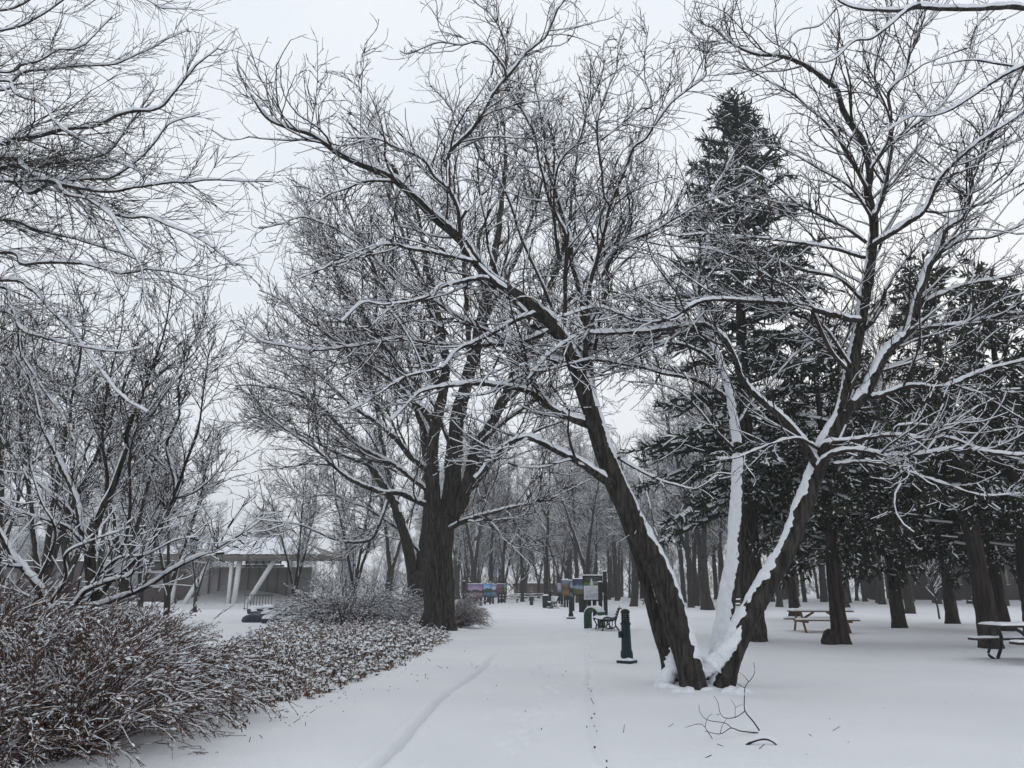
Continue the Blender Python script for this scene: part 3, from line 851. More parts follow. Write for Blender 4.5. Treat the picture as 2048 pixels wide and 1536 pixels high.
# ================================================================== two small trees growing out of the shrubs on the left
def shrub_trees():
    T = Tree(66)
    D = 14.0
    L = T.limb
    L([(186, 1260), (184, 1200), (184, 1146), (188, 1087), (199, 1040), (230, 978), (246, 912), (250, 865), (273, 814), (289, 771), (312, 708), (332, 638), (342, 570)], .085, .007, (D, D - .3, D), t0=.2, thick=True)
    L([(186, 1235), (176, 1138), (164, 1048), (137, 970), (109, 912), (82, 853), (66, 794), (47, 736), (40, 660)], .07, .007, (D, D + .8), t0=.2, thick=True)
    L([(190, 1200), (230, 1150), (270, 1120), (312, 1068), (348, 990), (336, 931), (336, 892), (351, 833), (367, 755), (383, 697), (414, 626)], .06, .006, (D, D + .6), t0=.2)
    L([(348, 990), (367, 943), (394, 865), (406, 794), (418, 716), (436, 680)], .035, .006, (D + .4, D + .2))
    L([(200, 1045), (215, 960), (205, 880), (215, 780), (235, 690), (250, 600)], .04, .006, (D, D - .6))
    L([(190, 1190), (240, 1100), (262, 1000), (266, 900), (290, 830), (340, 760)], .045, .006, (D, D - .8))
    L([(250, 880), (300, 840), (330, 790), (370, 740), (400, 700)], .025, .005, (D, D - .6))
    L([(340, 1000), (390, 985), (430, 950), (460, 900)], .022, .005, (D + .4, D))
    L([(164, 1048), (120, 1000), (70, 960), (20, 900), (-20, 850)], .035, .006, (D + .4, D))
    L([(188, 1120), (140, 1060), (90, 1040), (30, 1020), (-30, 980)], .035, .006, (D, D - .8))
    LP, LR = T.parents()
    P1, R1 = spawn(LP, LR, T.rng, 5.0, .5, 1.8, (25, 55), 6, t0=.05, wig=.13, trop=.06, rk=.55, lr=.010, rtip=.0055, taper=.4, upb=.15)
    add_twigs(T.crown, T.snow, P1, R1, T.rng, .75, .006, .7)
    P2, R2 = spawn(P1, R1, T.rng, 6.5, .2, .8, (28, 60), 3, t0=.1, wig=.15, trop=.07, rk=.65, lr=.010, rtip=.004, taper=.35, upb=.12)
    add_twigs(T.crown, T.snow, P2, R2, T.rng, .5, .004, .6)
    P3, R3 = spawn(P2, R2, T.rng, 5.0, .1, .36, (28, 60), 2, t0=.2, wig=.15, trop=.1, rk=.8, lr=.012, rtip=.0035, taper=.3, upb=.12)
    add_fine(T.crown, T.snow, P3, R3, T.rng, .25)
    b = at(186, 1260, D)
    print('shrubtree', T.crown.tris(), T.snow.tris(), len(P3))
    T.build('small_tree', 'slender bare tree with upright stems rising out of the brown shrubs', 'tree', (b[0], b[1], 0), 'bark', 'twig')
    T = Tree(67)
    D = 11.6
    L = T.limb
    L([(116, 1330), (111, 1262), (99, 1222), (74, 1165), (45, 1131), (20, 1100), (-20, 1040), (-60, 960)], .075, .008, (D, D), t0=.25, thick=True)
    L([(113, 1290), (122, 1245), (142, 1219), (159, 1199), (176, 1179), (221, 1162), (261, 1151), (284, 1123), (300, 1080)], .05, .007, (D, D - .8), t0=.2)
    L([(150, 1215), (220, 1205), (290, 1174), (326, 1148), (363, 1128), (426, 1100), (470, 1075), (520, 1044), (545, 1020)], .04, .006, (D - .2, D - .6), t0=.15)
    L([(74, 1165), (100, 1110), (110, 1060), (80, 1000), (60, 930)], .03, .006, (D, D - .5))
    L([(95, 1215), (130, 1160), (130, 1110), (180, 1080), (240, 1060)], .03, .006, (D, D - .8))
    L([(176, 1179), (230, 1120), (290, 1110), (350, 1080), (390, 1075)], .022, .005, (D - .4, D - .9))
    L([(50, 1135), (10, 1130), (-40, 1110)], .03, .006, (D, D - .5))
    LP, LR = T.parents()
    P1, R1 = spawn(LP, LR, T.rng, 5.5, .35, 1.3, (30, 65), 6, t0=.05, wig=.15, trop=.06, rk=.55, lr=.011, rtip=.005, taper=.4, upb=.15)
    add_twigs(T.crown, T.snow, P1, R1, T.rng, .95, .009, .9)
    P2, R2 = spawn(P1, R1, T.rng, 6.5, .12, .6, (30, 65), 3, t0=.1, wig=.16, trop=.07, rk=.65, lr=.011, rtip=.0038, taper=.35, upb=.1)
    add_twigs(T.crown, T.snow, P2, R2, T.rng, .75, .006, .8)
    b = at(116, 1330, D)
    T.build('small_tree', 'low crooked bare tree with thick snow on limbs spreading toward the pavilion roof', 'tree', (b[0], b[1], 0), 'bark', 'twig')


# ================================================================== park and forest trees in the background
def bg_tree(seed, H, r0, clear, fork=0, spread=.34, dens=1.0, rt=.011):
    T = Tree(seed)
    r = T.rng
    lean = r.normal(0, .03, 2)
    if fork:
        hf = clear
        T.limb([(0, 0, -.2), (lean[0] * hf, lean[1] * hf, hf * .5), (lean[0] * hf * 1.5, 0, hf)], r0, r0 * .9, flare=.4, wob=0, spawnable=False, snow=False, sides=12)
        a0 = r.random() * 6.28
        for k in range(fork):
            a = a0 + k * 2 * PI / fork + r.normal() * .3
            s_ = H * r.uniform(.13, .24)
            T.limb([(lean[0] * hf * 1.5, 0, hf - .35), (s_ * .3 * math.cos(a), s_ * .3 * math.sin(a), hf + (H - hf) * .25), (s_ * .75 * math.cos(a), s_ * .75 * math.sin(a), hf + (H - hf) * .6), (s_ * math.cos(a), s_ * math.sin(a), H * r.uniform(.85, 1))],
                   r0 * .62, .02, t0=.12, sides=8)
    else:
        T.limb([(0, 0, -.2), (lean[0] * H * .3, lean[1] * H * .3, H * .33), (lean[0] * H * .5 + r.normal() * .2, lean[1] * H * .5, H * .66), (lean[0] * H, lean[1] * H, H)], r0, .02, flare=.4, t0=clear / H, sides=10)
        LP, LR = T.parents()
        P0, R0 = spawn(LP, LR, r, 1.5, H * spread * .6, H * spread, (35, 62), 7, t0=0, t1=.95, wig=.09, trop=.05, rk=.5, lr=.016, rtip=.015, taper=.65, upb=.15)
        add_twigs(T.crown, T.snow, P0, R0, r, .85, .025, .6)
        T.LP, T.LR = list(np.array([resamp(a, b)[0] for a, b in zip(P0, R0)])), list(np.array([resamp(a, b)[1] for a, b in zip(P0, R0)]))
    LP, LR = T.parents()
    P1, R1 = spawn(LP, LR, r, (3.6 if fork else 2.2) * dens, H * .08, H * .23, (28, 60), 5, t0=.05, wig=.13, trop=.05, rk=.5, lr=.010, rtip=rt * 1.3, taper=.5, upb=.12)
    add_twigs(T.crown, T.snow, P1, R1, r, .8, .014, .7)
    P2, R2 = spawn(P1, R1, r, 3.4 * dens, .5, 1.8, (28, 60), 2, t0=.1, wig=.15, trop=.06, rk=.7, lr=.010, rtip=rt, taper=.4, upb=.12)
    add_twigs(T.crown, T.snow, P2, R2, r, .7, .010, .8)
    P3, R3 = spawn(P2, R2, r, 3.4 * dens, .35, .9, (28, 60), 1, t0=.1, wig=.15, trop=.06, rk=.9, lr=.014, rtip=rt * .8, taper=.3, upb=.12)
    add_fine(T.crown, T.snow, P3, R3, r, .6)
    print('bg', seed, T.trunk.tris() + T.crown.tris() + T.snow.tris(), len(P1), len(P2), len(P3))
    return T


def conifer(seed, H, r0, z0, W, kind, lean=None):
    """kind 0 spruce, 1 white cedar with drooping sprays"""
    T = Tree(seed)
    r = T.rng
    lx, ly = r.normal(0, .012, 2) if lean is None else lean
    T.limb([(0, 0, -.2), (lx * H * .3, ly * H * .3, H * .33), (lx * H * .6, ly * H * .6, H * .66), (lx * H, ly * H, H)], r0, .02, flare=.28, wob=.003, sides=14, snow=False, cover=20)
    P, R = T.LP[0], T.LR[0]
    nb = int((H - z0) * (13 if kind == 0 else 10))
    z = z0 + (H - z0) * (np.arange(nb) + r.random(nb)) / nb
    t = (z - z0) / (H - z0)
    if kind == 0:
        L = W * (1 - t) ** .64 * r.uniform(.75, 1.12, nb) * (.7 + .3 * ss(0, .12, t)) + .25
        el = np.radians(np.interp(t, [0, .5, 1], [-8, 8, 50]) + r.normal(0, 6, nb))
    else:
        L = W * np.clip(1 - t ** 1.7, .06, 1) * r.uniform(.55, 1.15, nb) * (.75 + .25 * ss(0, .1, t))
        el = np.radians(np.interp(t, [0, .5, 1], [5, 18, 55]) + r.normal(0, 10, nb))
    az = np.arange(nb) * 2.4 + r.normal(0, .4, nb)
    d = np.stack([np.cos(el) * np.cos(az), np.cos(el) * np.sin(az), np.sin(el)], 1)
    p0 = np.stack([np.interp(z, P[:, 2], P[:, k]) for k in range(3)], 1)
    B = curve(p0, d, L, 7, r, .06, -.035 if kind == 0 else np.linspace(-.02, -.10, 7))
    BR = np.clip(L * .011, .008, .06)[:, None] * np.linspace(1, .3, 8)[None]
    wood = Geo()
    add_twigs(wood, T.snow, B, BR, r, .5, .02, .6)
    fol = T.crown
    if kind == 0:
        P1, R1 = spawn(B, BR, r, 9.5, .25, .80, (38, 65), 2, t0=.12, wig=.10, trop=-.06, rtip=.02, taper=.35, upb=-.05, side=.45)
        R1 = np.repeat(np.array([[.022, .036, .010]]), len(P1), 0) * r.uniform(.7, 1.2, (len(P1), 1))
        add_twigs(fol, T.snow, P1, R1, r, .30, .012, .2)
        P2, R2 = spawn(P1, R1, r, 13, .12, .32, (30, 65), 1, t0=.1, wig=.1, trop=0, taper=.2, upb=-.05)
        R2 = np.repeat(np.array([[.024, .008]]), len(P2), 0) * r.uniform(.7, 1.2, (len(P2), 1))
        add_fine(fol, T.snow, P2, R2, r, .22, .3)
        P3 = nrm(np.diff(B, axis=1))
        # leafy tips along the branch itself
        RB = np.clip(np.repeat(np.array([[.0, .04, .07, .075, .075, .07, .06, .02]]), nb, 0), .01, 1)
        add_twigs(fol, T.snow, B, RB, r, .5, .02, .2)
    else:
        P1, R1 = spawn(B, BR, r, 4.2, .4, 1.1, (35, 70), 4, t0=.15, wig=.13, trop=-.10, rtip=.008, taper=.3, upb=-.05, side=.7)
        add_twigs(wood, T.snow, P1, np.clip(R1, .006, .015), r, .3, .01, .4)
        P2, R2 = spawn(P1, R1, r, 34, .10, .32, (25, 65), 2, t0=.1, wig=.18, trop=-.16, taper=.25, upb=-.12)
        R2 = np.repeat(np.array([[.012, .029, .007]]), len(P2), 0) * r.uniform(.6, 1.3, (len(P2), 1))
        add_fine(fol, T.snow, P2, R2, r, .10, .3)
        P3, R3 = spawn(B, BR, r, 22, .12, .4, (25, 60), 2, t0=.3, wig=.18, trop=-.14, taper=.2, upb=-.1)
        R3 = np.repeat(np.array([[.012, .029, .007]]), len(P3), 0) * r.uniform(.6, 1.3, (len(P3), 1))
        add_fine(fol, T.snow, P3, R3, r, .10, .3)
    print('conifer', seed, T.crown.tris() + T.snow.tris() + wood.tris())
    return T, wood


def build_bg(T, name, label, cat, group=None, bark='bark_grey', twig='twig', wood=None):
    o = T.build(name, label, cat, (0, 0, 0), bark, twig, group)
    if wood is not None:
        wood.build('branches', bark, o)
    return o


def put(o, px, Y, rz, s=1.0, label=None, group=None, sz=None, x=None):
    o.location = (gx(px, Y) if x is None else x, Y, 0)
    o.rotation_euler = (0, 0, rz)
    o.scale = (s, s, sz or s)
    if label: o['label'] = label
    if group: o['group'] = group
    MOUNDS.append((o.location[0], Y, .06 * s, .9 * s)) if Y < 75 else None
    return o


def background():
    for q in (390, 430, 470, 510, 550):
        MOUNDS.append((gx(q, 65), 65 + (q % 3), .75, 2.2))
    r = np.random.default_rng(8)
    # ---- conifers
    T, wd = conifer(71, 18.6, .40, 3.9, 3.7, 0, (.047, .0))
    o = build_bg(T, 'spruce_tree', 'tall pointed dark spruce behind the four-stemmed tree', 'tree', bark='bark', twig='needle', wood=wd)
    put(o, 1506, 24.0, 0)
    c1, w1 = conifer(72, 10.2, .27, 2.3, 3.3, 1, (.02, 0))
    cA = build_bg(c1, 'cedar_tree', 'dark evergreen cedar with a burl at its foot beside the wooden picnic table', 'tree', bark='bark_red', twig='cedar', wood=w1)
    bu = Geo()
    a = np.linspace(0, 2 * PI, 13)[:-1]
    bu.rings([np.stack([-.30 + rr * np.cos(a) * (1 + .22 * np.sin(a * 3 + zz * 9)), -.12 + rr * np.sin(a) * (1 + .2 * np.cos(a * 2 + zz * 7)), np.full(12, zz)], 1) for rr, zz in ((.22, -.1), (.25, .1), (.24, .25), (.17, .38), (.06, .44))])
    bu.build('burl', 'bark_red', cA, smooth=True)
    put(cA, 1680, 23.2, 0.0)
    c2, w2 = conifer(73, 11.4, .30, 2.7, 3.5, 1, (-.03, .02))
    cB = build_bg(c2, 'cedar_tree', 'dark evergreen cedar trunk right behind the curved-leg picnic table', 'tree', bark='bark_red', twig='cedar', wood=w2)
    put(cB, 1985, 21.6, 1.0)
    G = 'dark cedars at the edge of the right lawn'
    LB = 'dark evergreen cedar among others at the edge of the lawn'
    def cp(src, *a, **k):
        c = copy_tree(src)
        for ch in list(c.children):
            if ch.name.startswith('burl'): bpy.data.objects.remove(ch)
        return put(c, *a, **k)
    cp(cB, 2075, 22.5, 2.2, 1.0, label=LB, group=G)
    cp(cA, 1800, 32.5, 2.0, 1.12, label=LB, group=G)
    cp(cB, 1905, 36.0, 4.0, 1.0, label=LB, group=G)
    cp(cA, 2150, 27.0, 5.0, 1.0, label=LB, group=G)
    cp(cA, 2010, 30.0, 3.3, 1.0, label=LB, group=G)
    cp(cB, 1590, 40.0, 5.5, .95, label=LB, group=G)
    # ---- deciduous prototypes
    protos = []
    for k, a in enumerate(((81, 17, .36, 3.4, 3), (82, 16, .32, 3.0, 2), (83, 19, .30, 6.5, 0), (84, 18, .26, 7.0, 0), (85, 14, .24, 2.2, 4))):
        T = bg_tree(*a)
        protos.append(build_bg(T, 'park_tree', 'x', 'tree', bark='bark_grey', twig='twig'))
    used = [False] * 5
    def inst(k, px, Y, s, label, group=None, rz=None, x=None):
        o = protos[k] if not used[k] else copy_tree(protos[k])
        used[k] = True
        o['label'] = label
        return put(o, px, Y, r.random() * 6.28 if rz is None else rz, s, group=group, x=x)
    # park trees one can tell apart
    inst(0, 1414, 58, 1.15, 'stout bare tree with a snow-edged trunk standing alone on the lawn behind the pale stem')
    inst(1, 1268, 66, 1.0, 'bare tree with a low snow-filled fork on the lawn behind the curved-back bench')
    inst(3, 1092, 74, .95, 'slim dark leaning bare tree at the path edge behind the far bench')
    inst(1, 1172, 76, 1.1, 'bare twin-trunked tree rising behind the framed picture boards')
    inst(2, 1157, 84, 1.0, 'tall straight bare tree behind the orange picture board')
    inst(0, 948, 84, 1.05, 'thick bare tree rising directly behind the lilac picture board')
    inst(2, 978, 88, .95, 'tall bare tree behind the blue picture board')
    inst(3, 1004, 90, .95, 'tall bare tree behind the purple picture board')
    inst(3, 1045, 92, .9, 'bare tree rising straight behind the far path picnic table')
    inst(4, 588, 46, .62, 'small bare spreading tree in front of the pavilion')
    inst(4, 705, 47, .74, 'dense twiggy bare tree with low limbs beside the silvery weeping shrub')
    inst(0, 778, 62, .85, 'bare tree on the open snow beyond the small dark picnic table')
    inst(2, 1820, 50, 1.0, 'dark mossy leaning trunk on the lawn beside the thin sapling')
    gL = 'bare trees standing thickly behind the brown shrubs'
    for (k, px, Y, s) in ((4, 60, 24, .74), (1, 235, 30, .66), (4, 330, 34, .60), (0, 120, 36, .72), (4, 280, 42, .66), (1, -20, 30, .85), (4, 390, 52, .48), (0, -120, 40, .95), (1, 180, 50, .8)):
        inst(k, px, Y, s, 'bare tree standing thickly with others behind the brown shrubs', gL)
    # the wood that closes the view
    gW = 'bare trunks of the wood closing the view'
    lW = 'bare grey trunk of the snowy wood across the lawn'
    n_ = 0
    pts = []
    while n_ < 285:
        zone = r.random()
        if zone < .24: px, Y = r.uniform(-250, 900), r.uniform(98, 165)
        elif zone < .46: px, Y = r.uniform(900, 1330), r.uniform(92, 165)
        else: px, Y = r.uniform(1330, 2350), r.uniform(64, 150)
        x = gx(px, Y)
        if abs(x) < 5 and Y < 108: continue
        if any((x - q[0]) ** 2 + (Y - q[1]) ** 2 < 6.5 for q in pts): continue
        pts.append((x, Y))
        k = int(r.choice([0, 1, 2, 3, 4] if px < 1330 else [2, 3, 3, 3, 2, 1, 3]))
        inst(k, px, Y, r.uniform(.78, 1.12) if px > 850 else r.uniform(.42, .62) if px > 330 else r.uniform(.5, .8), lW, gW)
        n_ += 1
    # far thicket: the grey mass of the wood's undergrowth and crowns beyond the last trunks
    m_ = 15000
    a_ = r.uniform(-1, 1, m_); Y_ = r.uniform(168, 205, m_)
    p0 = np.stack([a_ * Y_ * .86, Y_, np.where(a_ < -.1, 4.5, 10.5) * r.random(m_) ** 1.5], 1)
    d_ = np.stack([r.normal(0, .8, m_), r.normal(0, .5, m_), np.ones(m_) * .9], 1)
    P_ = curve(p0, d_, r.uniform(1.2, 4.2, m_), 1, r)
    tg, tsn = Geo(), Geo()
    add_fine(tg, tsn, P_, np.repeat(np.array([[.055, .03]]), m_, 0), r, .5)
    e_ = thing('far_thicket', 'hazy grey mass of distant twigs closing the view behind the wood', 'thicket')
    tag(tg.build('twigs', 'twig', e_), kind='stuff'); tag(tsn.build('snow', 'snow', e_), kind='stuff')
    # sapling on the lawn
    T = Tree(91)
    T.limb([(.12, 0, -.1), (.06, 0, .8), (-.03, 0, 1.8), (-.12, .05, 3.4)], .055, .008, t0=.35, thick=True)
    LP, LR = T.parents()
    P1, R1 = spawn(LP, LR, T.rng, 9, .6, 1.2, (35, 60), 6, t0=0, wig=.1, trop=.09, rk=.6, lr=.016, rtip=.009, taper=.5)
    add_twigs(T.crown, T.snow, P1, R1, T.rng, .95, .02, 1)
    P2, R2 = spawn(P1, R1, T.rng, 5, .15, .4, (35, 60), 2, t0=.2, wig=.1, trop=.05, rk=.7, lr=.012, rtip=.007)
    add_twigs(T.crown, T.snow, P2, R2, T.rng, .9, .016, 1)
    o = build_bg(T, 'sapling', 'thin young bare sapling alone on the open lawn', 'tree', bark='bark', twig='twig')
    put(o, 1876, 41, .4)

# ================================================================== shrubs on the left
def shrub_proto(seed, n_st, W, H, lean=(0, 0), leafy=1.0, fine=False):
    r = np.random.default_rng(seed)
    st, lf, sn = Geo(), Geo(), Geo()
    a = r.random(n_st) * 2 * PI
    rad = W * .45 * np.sqrt(r.random(n_st))
    p0 = np.stack([rad * np.cos(a), rad * np.sin(a), np.full(n_st, -.03)], 1)
    tilt = np.radians(r.uniform(8, 62, n_st))
    a2 = a + r.normal(0, .6, n_st)
    d = np.stack([np.sin(tilt) * np.cos(a2) + lean[0], np.sin(tilt) * np.sin(a2) + lean[1], np.cos(tilt)], 1)
    L = H * r.uniform(.75, 1.35, n_st)
    P = curve(p0, d, L, 9, r, .07, np.linspace(.0, -.34 if not fine else -.42, 9))
    P[:, :, 2] = np.maximum(P[:, :, 2], .02)
    R = np.repeat(np.linspace(.0058, .0026, 10)[None], n_st, 0)
    add_twigs(st, None, P[:, :5], R[:, :5], r, 0, 0, 0)
    add_twigs(st, sn, P[:, 4:], R[:, 4:], r, .6, .005, .8)
    P1, R1 = spawn(P, R, r, 12 if not fine else 8, .12, .42, (15, 40), 2, t0=.22, wig=.10, trop=-.10, rtip=.0025, taper=.3, upb=-.02)
    P1[:, :, 2] = np.maximum(P1[:, :, 2], .015)
    add_fine(st, sn, P1, np.clip(R1, .0025, .004), r, .34, 2.2)
    # clumps of snow caught in the tips
    k = r.random(len(P1)) < (.30 if not fine else .4)
    c = P1[k][:, 1] + r.normal(0, .01, (k.sum(), 3)) + np.array([0, 0, .008])
    d_ = nrm(P1[k][:, 2] - P1[k][:, 0]) * r.uniform(.012, .035, (k.sum(), 1))
    tip = np.stack([c - d_, c, c + d_], 1)
    add_fine(sn, sn, tip, np.repeat(np.array([[.006, .017, .005]]), len(tip), 0) * r.uniform(.5, 1.5, (len(tip), 1)), r, 1.0, .5)
    # withered leaves hanging along the shoots
    m = int(len(P1) * 5.5 * leafy)
    i = r.integers(0, len(P1), m); j = r.integers(0, 3, m)
    c = P1[i, j] + r.normal(0, .008, (m, 3))
    ax = nrm(r.normal(0, 1, (m, 3)) + np.array([0, 0, -1.0]))
    sd = nrm(np.cross(ax, r.normal(0, 1, (m, 3))))
    ll = r.uniform(.016, .040, m)[:, None]; lw = ll * .24
    nn = np.cross(ax, sd) * (lw * .5)
    V = np.stack([c, c + ax * ll * .5 + sd * lw - nn, c + ax * ll, c + ax * ll * .5 - sd * lw - nn], 1)
    o = np.arange(m)[:, None] * 4
    lf.add(V, None, np.concatenate([o + np.array(q)[None] for q in ((0, 1, 2), (0, 2, 3))]))
    print('shrub', seed, st.tris(), lf.tris(), sn.tris())
    return st, lf, sn


def build_shrub(g, name, label, cat='shrub', group=None, leaf='dry_leaf', stem='dry_stem'):
    o = thing(name, label, cat, (0, 0, 0), 0, group)
    g[0].build('stems', stem, o)
    g[1].build('leaves', leaf, o)
    g[2].build('snow', 'snow', o)
    return o


def shrubs():
    A = build_shrub(shrub_proto(101, 400, 1.3, 1.75), 'arching_shrub', 'x')
    B = build_shrub(shrub_proto(102, 380, 1.2, 1.45, (.10, -.1)), 'arching_shrub', 'x')
    def s(src, x, Y, rz, k, label, first=False, group=None):
        o = src if first else copy_tree(src)
        o.location = (x, Y, 0); o.rotation_euler = (0, 0, rz); o.scale = (k, k, k * .84)
        o['label'] = label
        if group: o['group'] = group
        elif 'group' in o: del o['group']
    s(A, -4.55, 8.1, .2, .78, 'drooping brown shrub heavy with snow at the near corner of the path', True)
    s(B, -4.75, 9.9, 1.4, .93, 'arching brown shrub leaning over the path snow beside the low leafy hedge', True)
    G = 'brown arching shrubs massed under the small bare trees'
    lab = 'brown arching snow-dusted shrub massed with others under the small bare trees'
    for k, (x, Y, rz, sc_, w) in enumerate(((-5.9, 7.6, 2.0, .8, 1), (-6.2, 9.4, 3.0, .95, 0), (-5.9, 11.2, 4.4, .86, 1), (-7.3, 8.9, 5.2, .92, 1), (-7.6, 10.8, .8, .98, 0), (-7.2, 12.8, 1.9, .82, 1), (-6.7, 14.6, 2.7, .62, 0), (-8.8, 12.0, 3.6, 1.0, 1), (-8.6, 14.4, 4.9, 1.0, 0), (-7.7, 16.6, .3, .62, 1), (-10.4, 14.4, 2.2, 1.1, 0), (-9.8, 17.2, 1.2, .9, 1), (-5.0, 7.0, 4.0, .62, 1), (-8.9, 19.6, 3.3, .55, 0), (-10.6, 20, 2.0, 1.0, 1))):
        s(A if w == 0 else B, x, Y, rz, sc_, lab, group=G)
    # silvery weeping shrub by the stream
    W = build_shrub(shrub_proto(103, 420, 1.6, 1.5, (0, 0), .3, True), 'weeping_shrub', 'silvery weeping shrub bowed under snow above the stream', stem='twig')
    W.location = (gx(690, 33), 33, 0); W.scale = (1.45, 1.4, 1.15)
    c = copy_tree(W); c.location = (gx(632, 46), 46, 0); c.rotation_euler = (0, 0, 2); c.scale = (1.1, 1.2, .85)
    c['label'] = 'brownish weeping shrub bent over the stream rocks in front of the pavilion railing'
    c = copy_tree(W); c.location = (gx(775, 36), 36, 0); c.rotation_euler = (0, 0, 4); c.scale = (1.4, 1.4, 1.0)
    c['label'] = 'dull brown bushy shrub between the weeping shrub and the forked trunk'
    # the round leafy bush beyond the thick trunk
    c = copy_tree(B); c.location = (gx(922, 33.5), 33.5, 0); c.rotation_euler = (0, 0, 1); c.scale = (.62, .62, .62)
    c['label'] = 'small round tan-leaved bush right beside the thick furrowed trunk'
    c = copy_tree(A); c.location = (gx(912, 38), 38, 0); c.rotation_euler = (0, 0, 3); c.scale = (.75, .75, .7)
    c['label'] = 'tan bush on the path edge in front of the lilac picture board'


def hedge():
    """low leafy cover between the shrubs and the path: leaves hanging under little snow caps"""
    r = np.random.default_rng(140)
    edge = gpoly([(470, 1470), (500, 1432), (560, 1418), (640, 1395), (720, 1368), (800, 1336), (860, 1308), (896, 1282), (905, 1262), (930, 1250), (950, 1238), (945, 1228)])
    back = gpoly([(860, 1222), (760, 1222), (680, 1226), (600, 1242), (520, 1270), (470, 1300), (440, 1330), (430, 1400)])
    poly = np.vstack([edge, back])
    lo, hi = poly.min(0), poly.max(0)
    N_ = 90000
    p = r.random((N_, 2)) * (hi - lo) + lo
    inside = np.zeros(N_, bool)
    j = len(poly) - 1
    for i in range(len(poly)):
        a, b = poly[i], poly[j]
        c = ((a[1] > p[:, 1]) != (b[1] > p[:, 1])) & (p[:, 0] < (b[0] - a[0]) * (p[:, 1] - a[1]) / (b[1] - a[1] + 1e-12) + a[0])
        inside ^= c
        j = i
    p = p[inside]
    # denser near the viewer
    keep = r.random(len(p)) < np.clip((17.0 / p[:, 1]) ** 1.6, .12, 1)
    p = p[keep]
    de = dist_poly(p[:, 0], p[:, 1], edge)
    clump = .5 + .5 * np.sin(p[:, 0] * 2.3 + np.sin(p[:, 1] * 1.1) * 2) * np.sin(p[:, 1] * 1.7 + .5)
    keep = r.random(len(p)) < ss(-.05, .5, de + .25 * clump)
    p, de, clump = p[keep][:6600], de[keep][:6600], clump[keep][:6600]
    n_ = len(p)
    H = (.11 + .24 * ss(0, 1.5, de) + .10 * clump) * r.uniform(.55, 1.2, n_)
    p0 = np.c_[p, gz0(p[:, 0], p[:, 1]) - .02]
    d = np.stack([r.normal(.12, .42, n_), r.normal(-.10, .42, n_), np.ones(n_)], 1)
    P = curve(p0, d, H * 1.15, 3, r, .22, -.12)
    st, lf, sn = Geo(), Geo(), Geo()
    add_fine(st, sn, P, np.repeat(np.array([[.006, .0055, .0045, .0035]]), n_, 0), r, .5, 1.5)
    f = np.clip(p[:, 1] / 12, 1, 2.2)                       # far plants carry fewer, coarser leaves
    # leaves
    k = 7
    i = np.repeat(np.arange(n_), k)
    q = r.random(len(i)) * .85 + .15
    s_ = q * 3; u = np.clip(s_.astype(int), 0, 2); fr = (s_ - u)[:, None]
    c = P[i, u] * (1 - fr) + P[i, u + 1] * fr + r.normal(0, .03, (len(i), 3))
    c[:, 2] = np.maximum(c[:, 2], .03)
    az = r.random(len(i)) * 6.283
    el = np.radians(r.uniform(-75, 5, len(i)))
    ax = np.stack([np.cos(az) * np.cos(el), np.sin(az) * np.cos(el), np.sin(el)], 1)
    sd = nrm(np.cross(ax, np.array([0, 0, 1.0]) + .3 * r.normal(0, 1, (len(i), 3))))
    nn = np.cross(sd, ax)
    ll = (r.uniform(.026, .085, len(i)) * f[i] ** .5)[:, None]
    lw = ll * .30
    V = np.stack([c, c + ax * ll * .45 + sd * lw - nn * lw * .45, c + ax * ll, c + ax * ll * .45 - sd * lw - nn * lw * .45], 1)
    o = np.arange(len(i))[:, None] * 4
    lf.add(V, None, np.concatenate([o + np.array(q_)[None] for q_ in ((0, 1, 2), (0, 2, 3))]))
    # snow caps on many of the leaves and tips
    kk = r.random(len(i)) < .40 * ss(0.03, .10, c[:, 2])
    c2 = c[kk] + ax[kk] * ll[kk] * .3; rr = (ll[kk] * r.uniform(.22, .75, (kk.sum(), 1)))
    a = np.array([0, 1.257, 2.513, 3.77, 5.027])
    jit = r.uniform(.7, 1.3, (kk.sum(), 5, 1))
    ringv = c2[:, None] + rr[:, None] * jit * np.stack([np.cos(a), np.sin(a), a * 0 + .0], 1)[None]
    ringv[:, :, 2] -= .1 * rr
    topv = c2 + rr * np.array([0, 0, .75]); 
    V = np.concatenate([ringv, topv[:, None]], 1)
    o = np.arange(kk.sum())[:, None] * 6
    sn.add(V, None, np.concatenate([o + np.array([q_, (q_ + 1) % 5, 5])[None] for q_ in range(5)]))
    print('hedge', n_, st.tris(), lf.tris(), sn.tris())
    e = thing('low_hedge', 'low tangle of withered leaves under snow lining the left path edge', 'hedge', (0, 0, 0))
    for g, nm, mm in ((st, 'stems', 'dry_stem'), (lf, 'leaves', 'hedge_leaf'), (sn, 'snow', 'snow')):
        tag(g.build(nm, mm, e), kind='stuff')


# ================================================================== street furniture
def flat_mat(name, c, rough=.6, spec=.3, metal=0.0):
    m_, t_, b_ = mat(name)
    n_ = t_.nodes.new('ShaderNodeTexNoise'); n_.inputs['Scale'].default_value = 12; n_.inputs['Detail'].default_value = 4
    co_ = t_.nodes.new('ShaderNodeTexCoord'); t_.links.new(co_.outputs['Object'], n_.inputs['Vector'])
    r_ = t_.nodes.new('ShaderNodeValToRGB')
    r_.color_ramp.elements[0].position = .3; r_.color_ramp.elements[1].position = .7
    r_.color_ramp.elements[0].color = (*[v * .8 for v in c], 1); r_.color_ramp.elements[1].color = (*[v * 1.15 for v in c], 1)
    t_.links.new(n_.outputs['Fac'], r_.inputs[0]); t_.links.new(r_.outputs[0], b_.inputs['Base Color'])
    b_.inputs['Roughness'].default_value = rough; b_.inputs['Specular IOR Level'].default_value = spec; b_.inputs['Metallic'].default_value = metal
    return m_


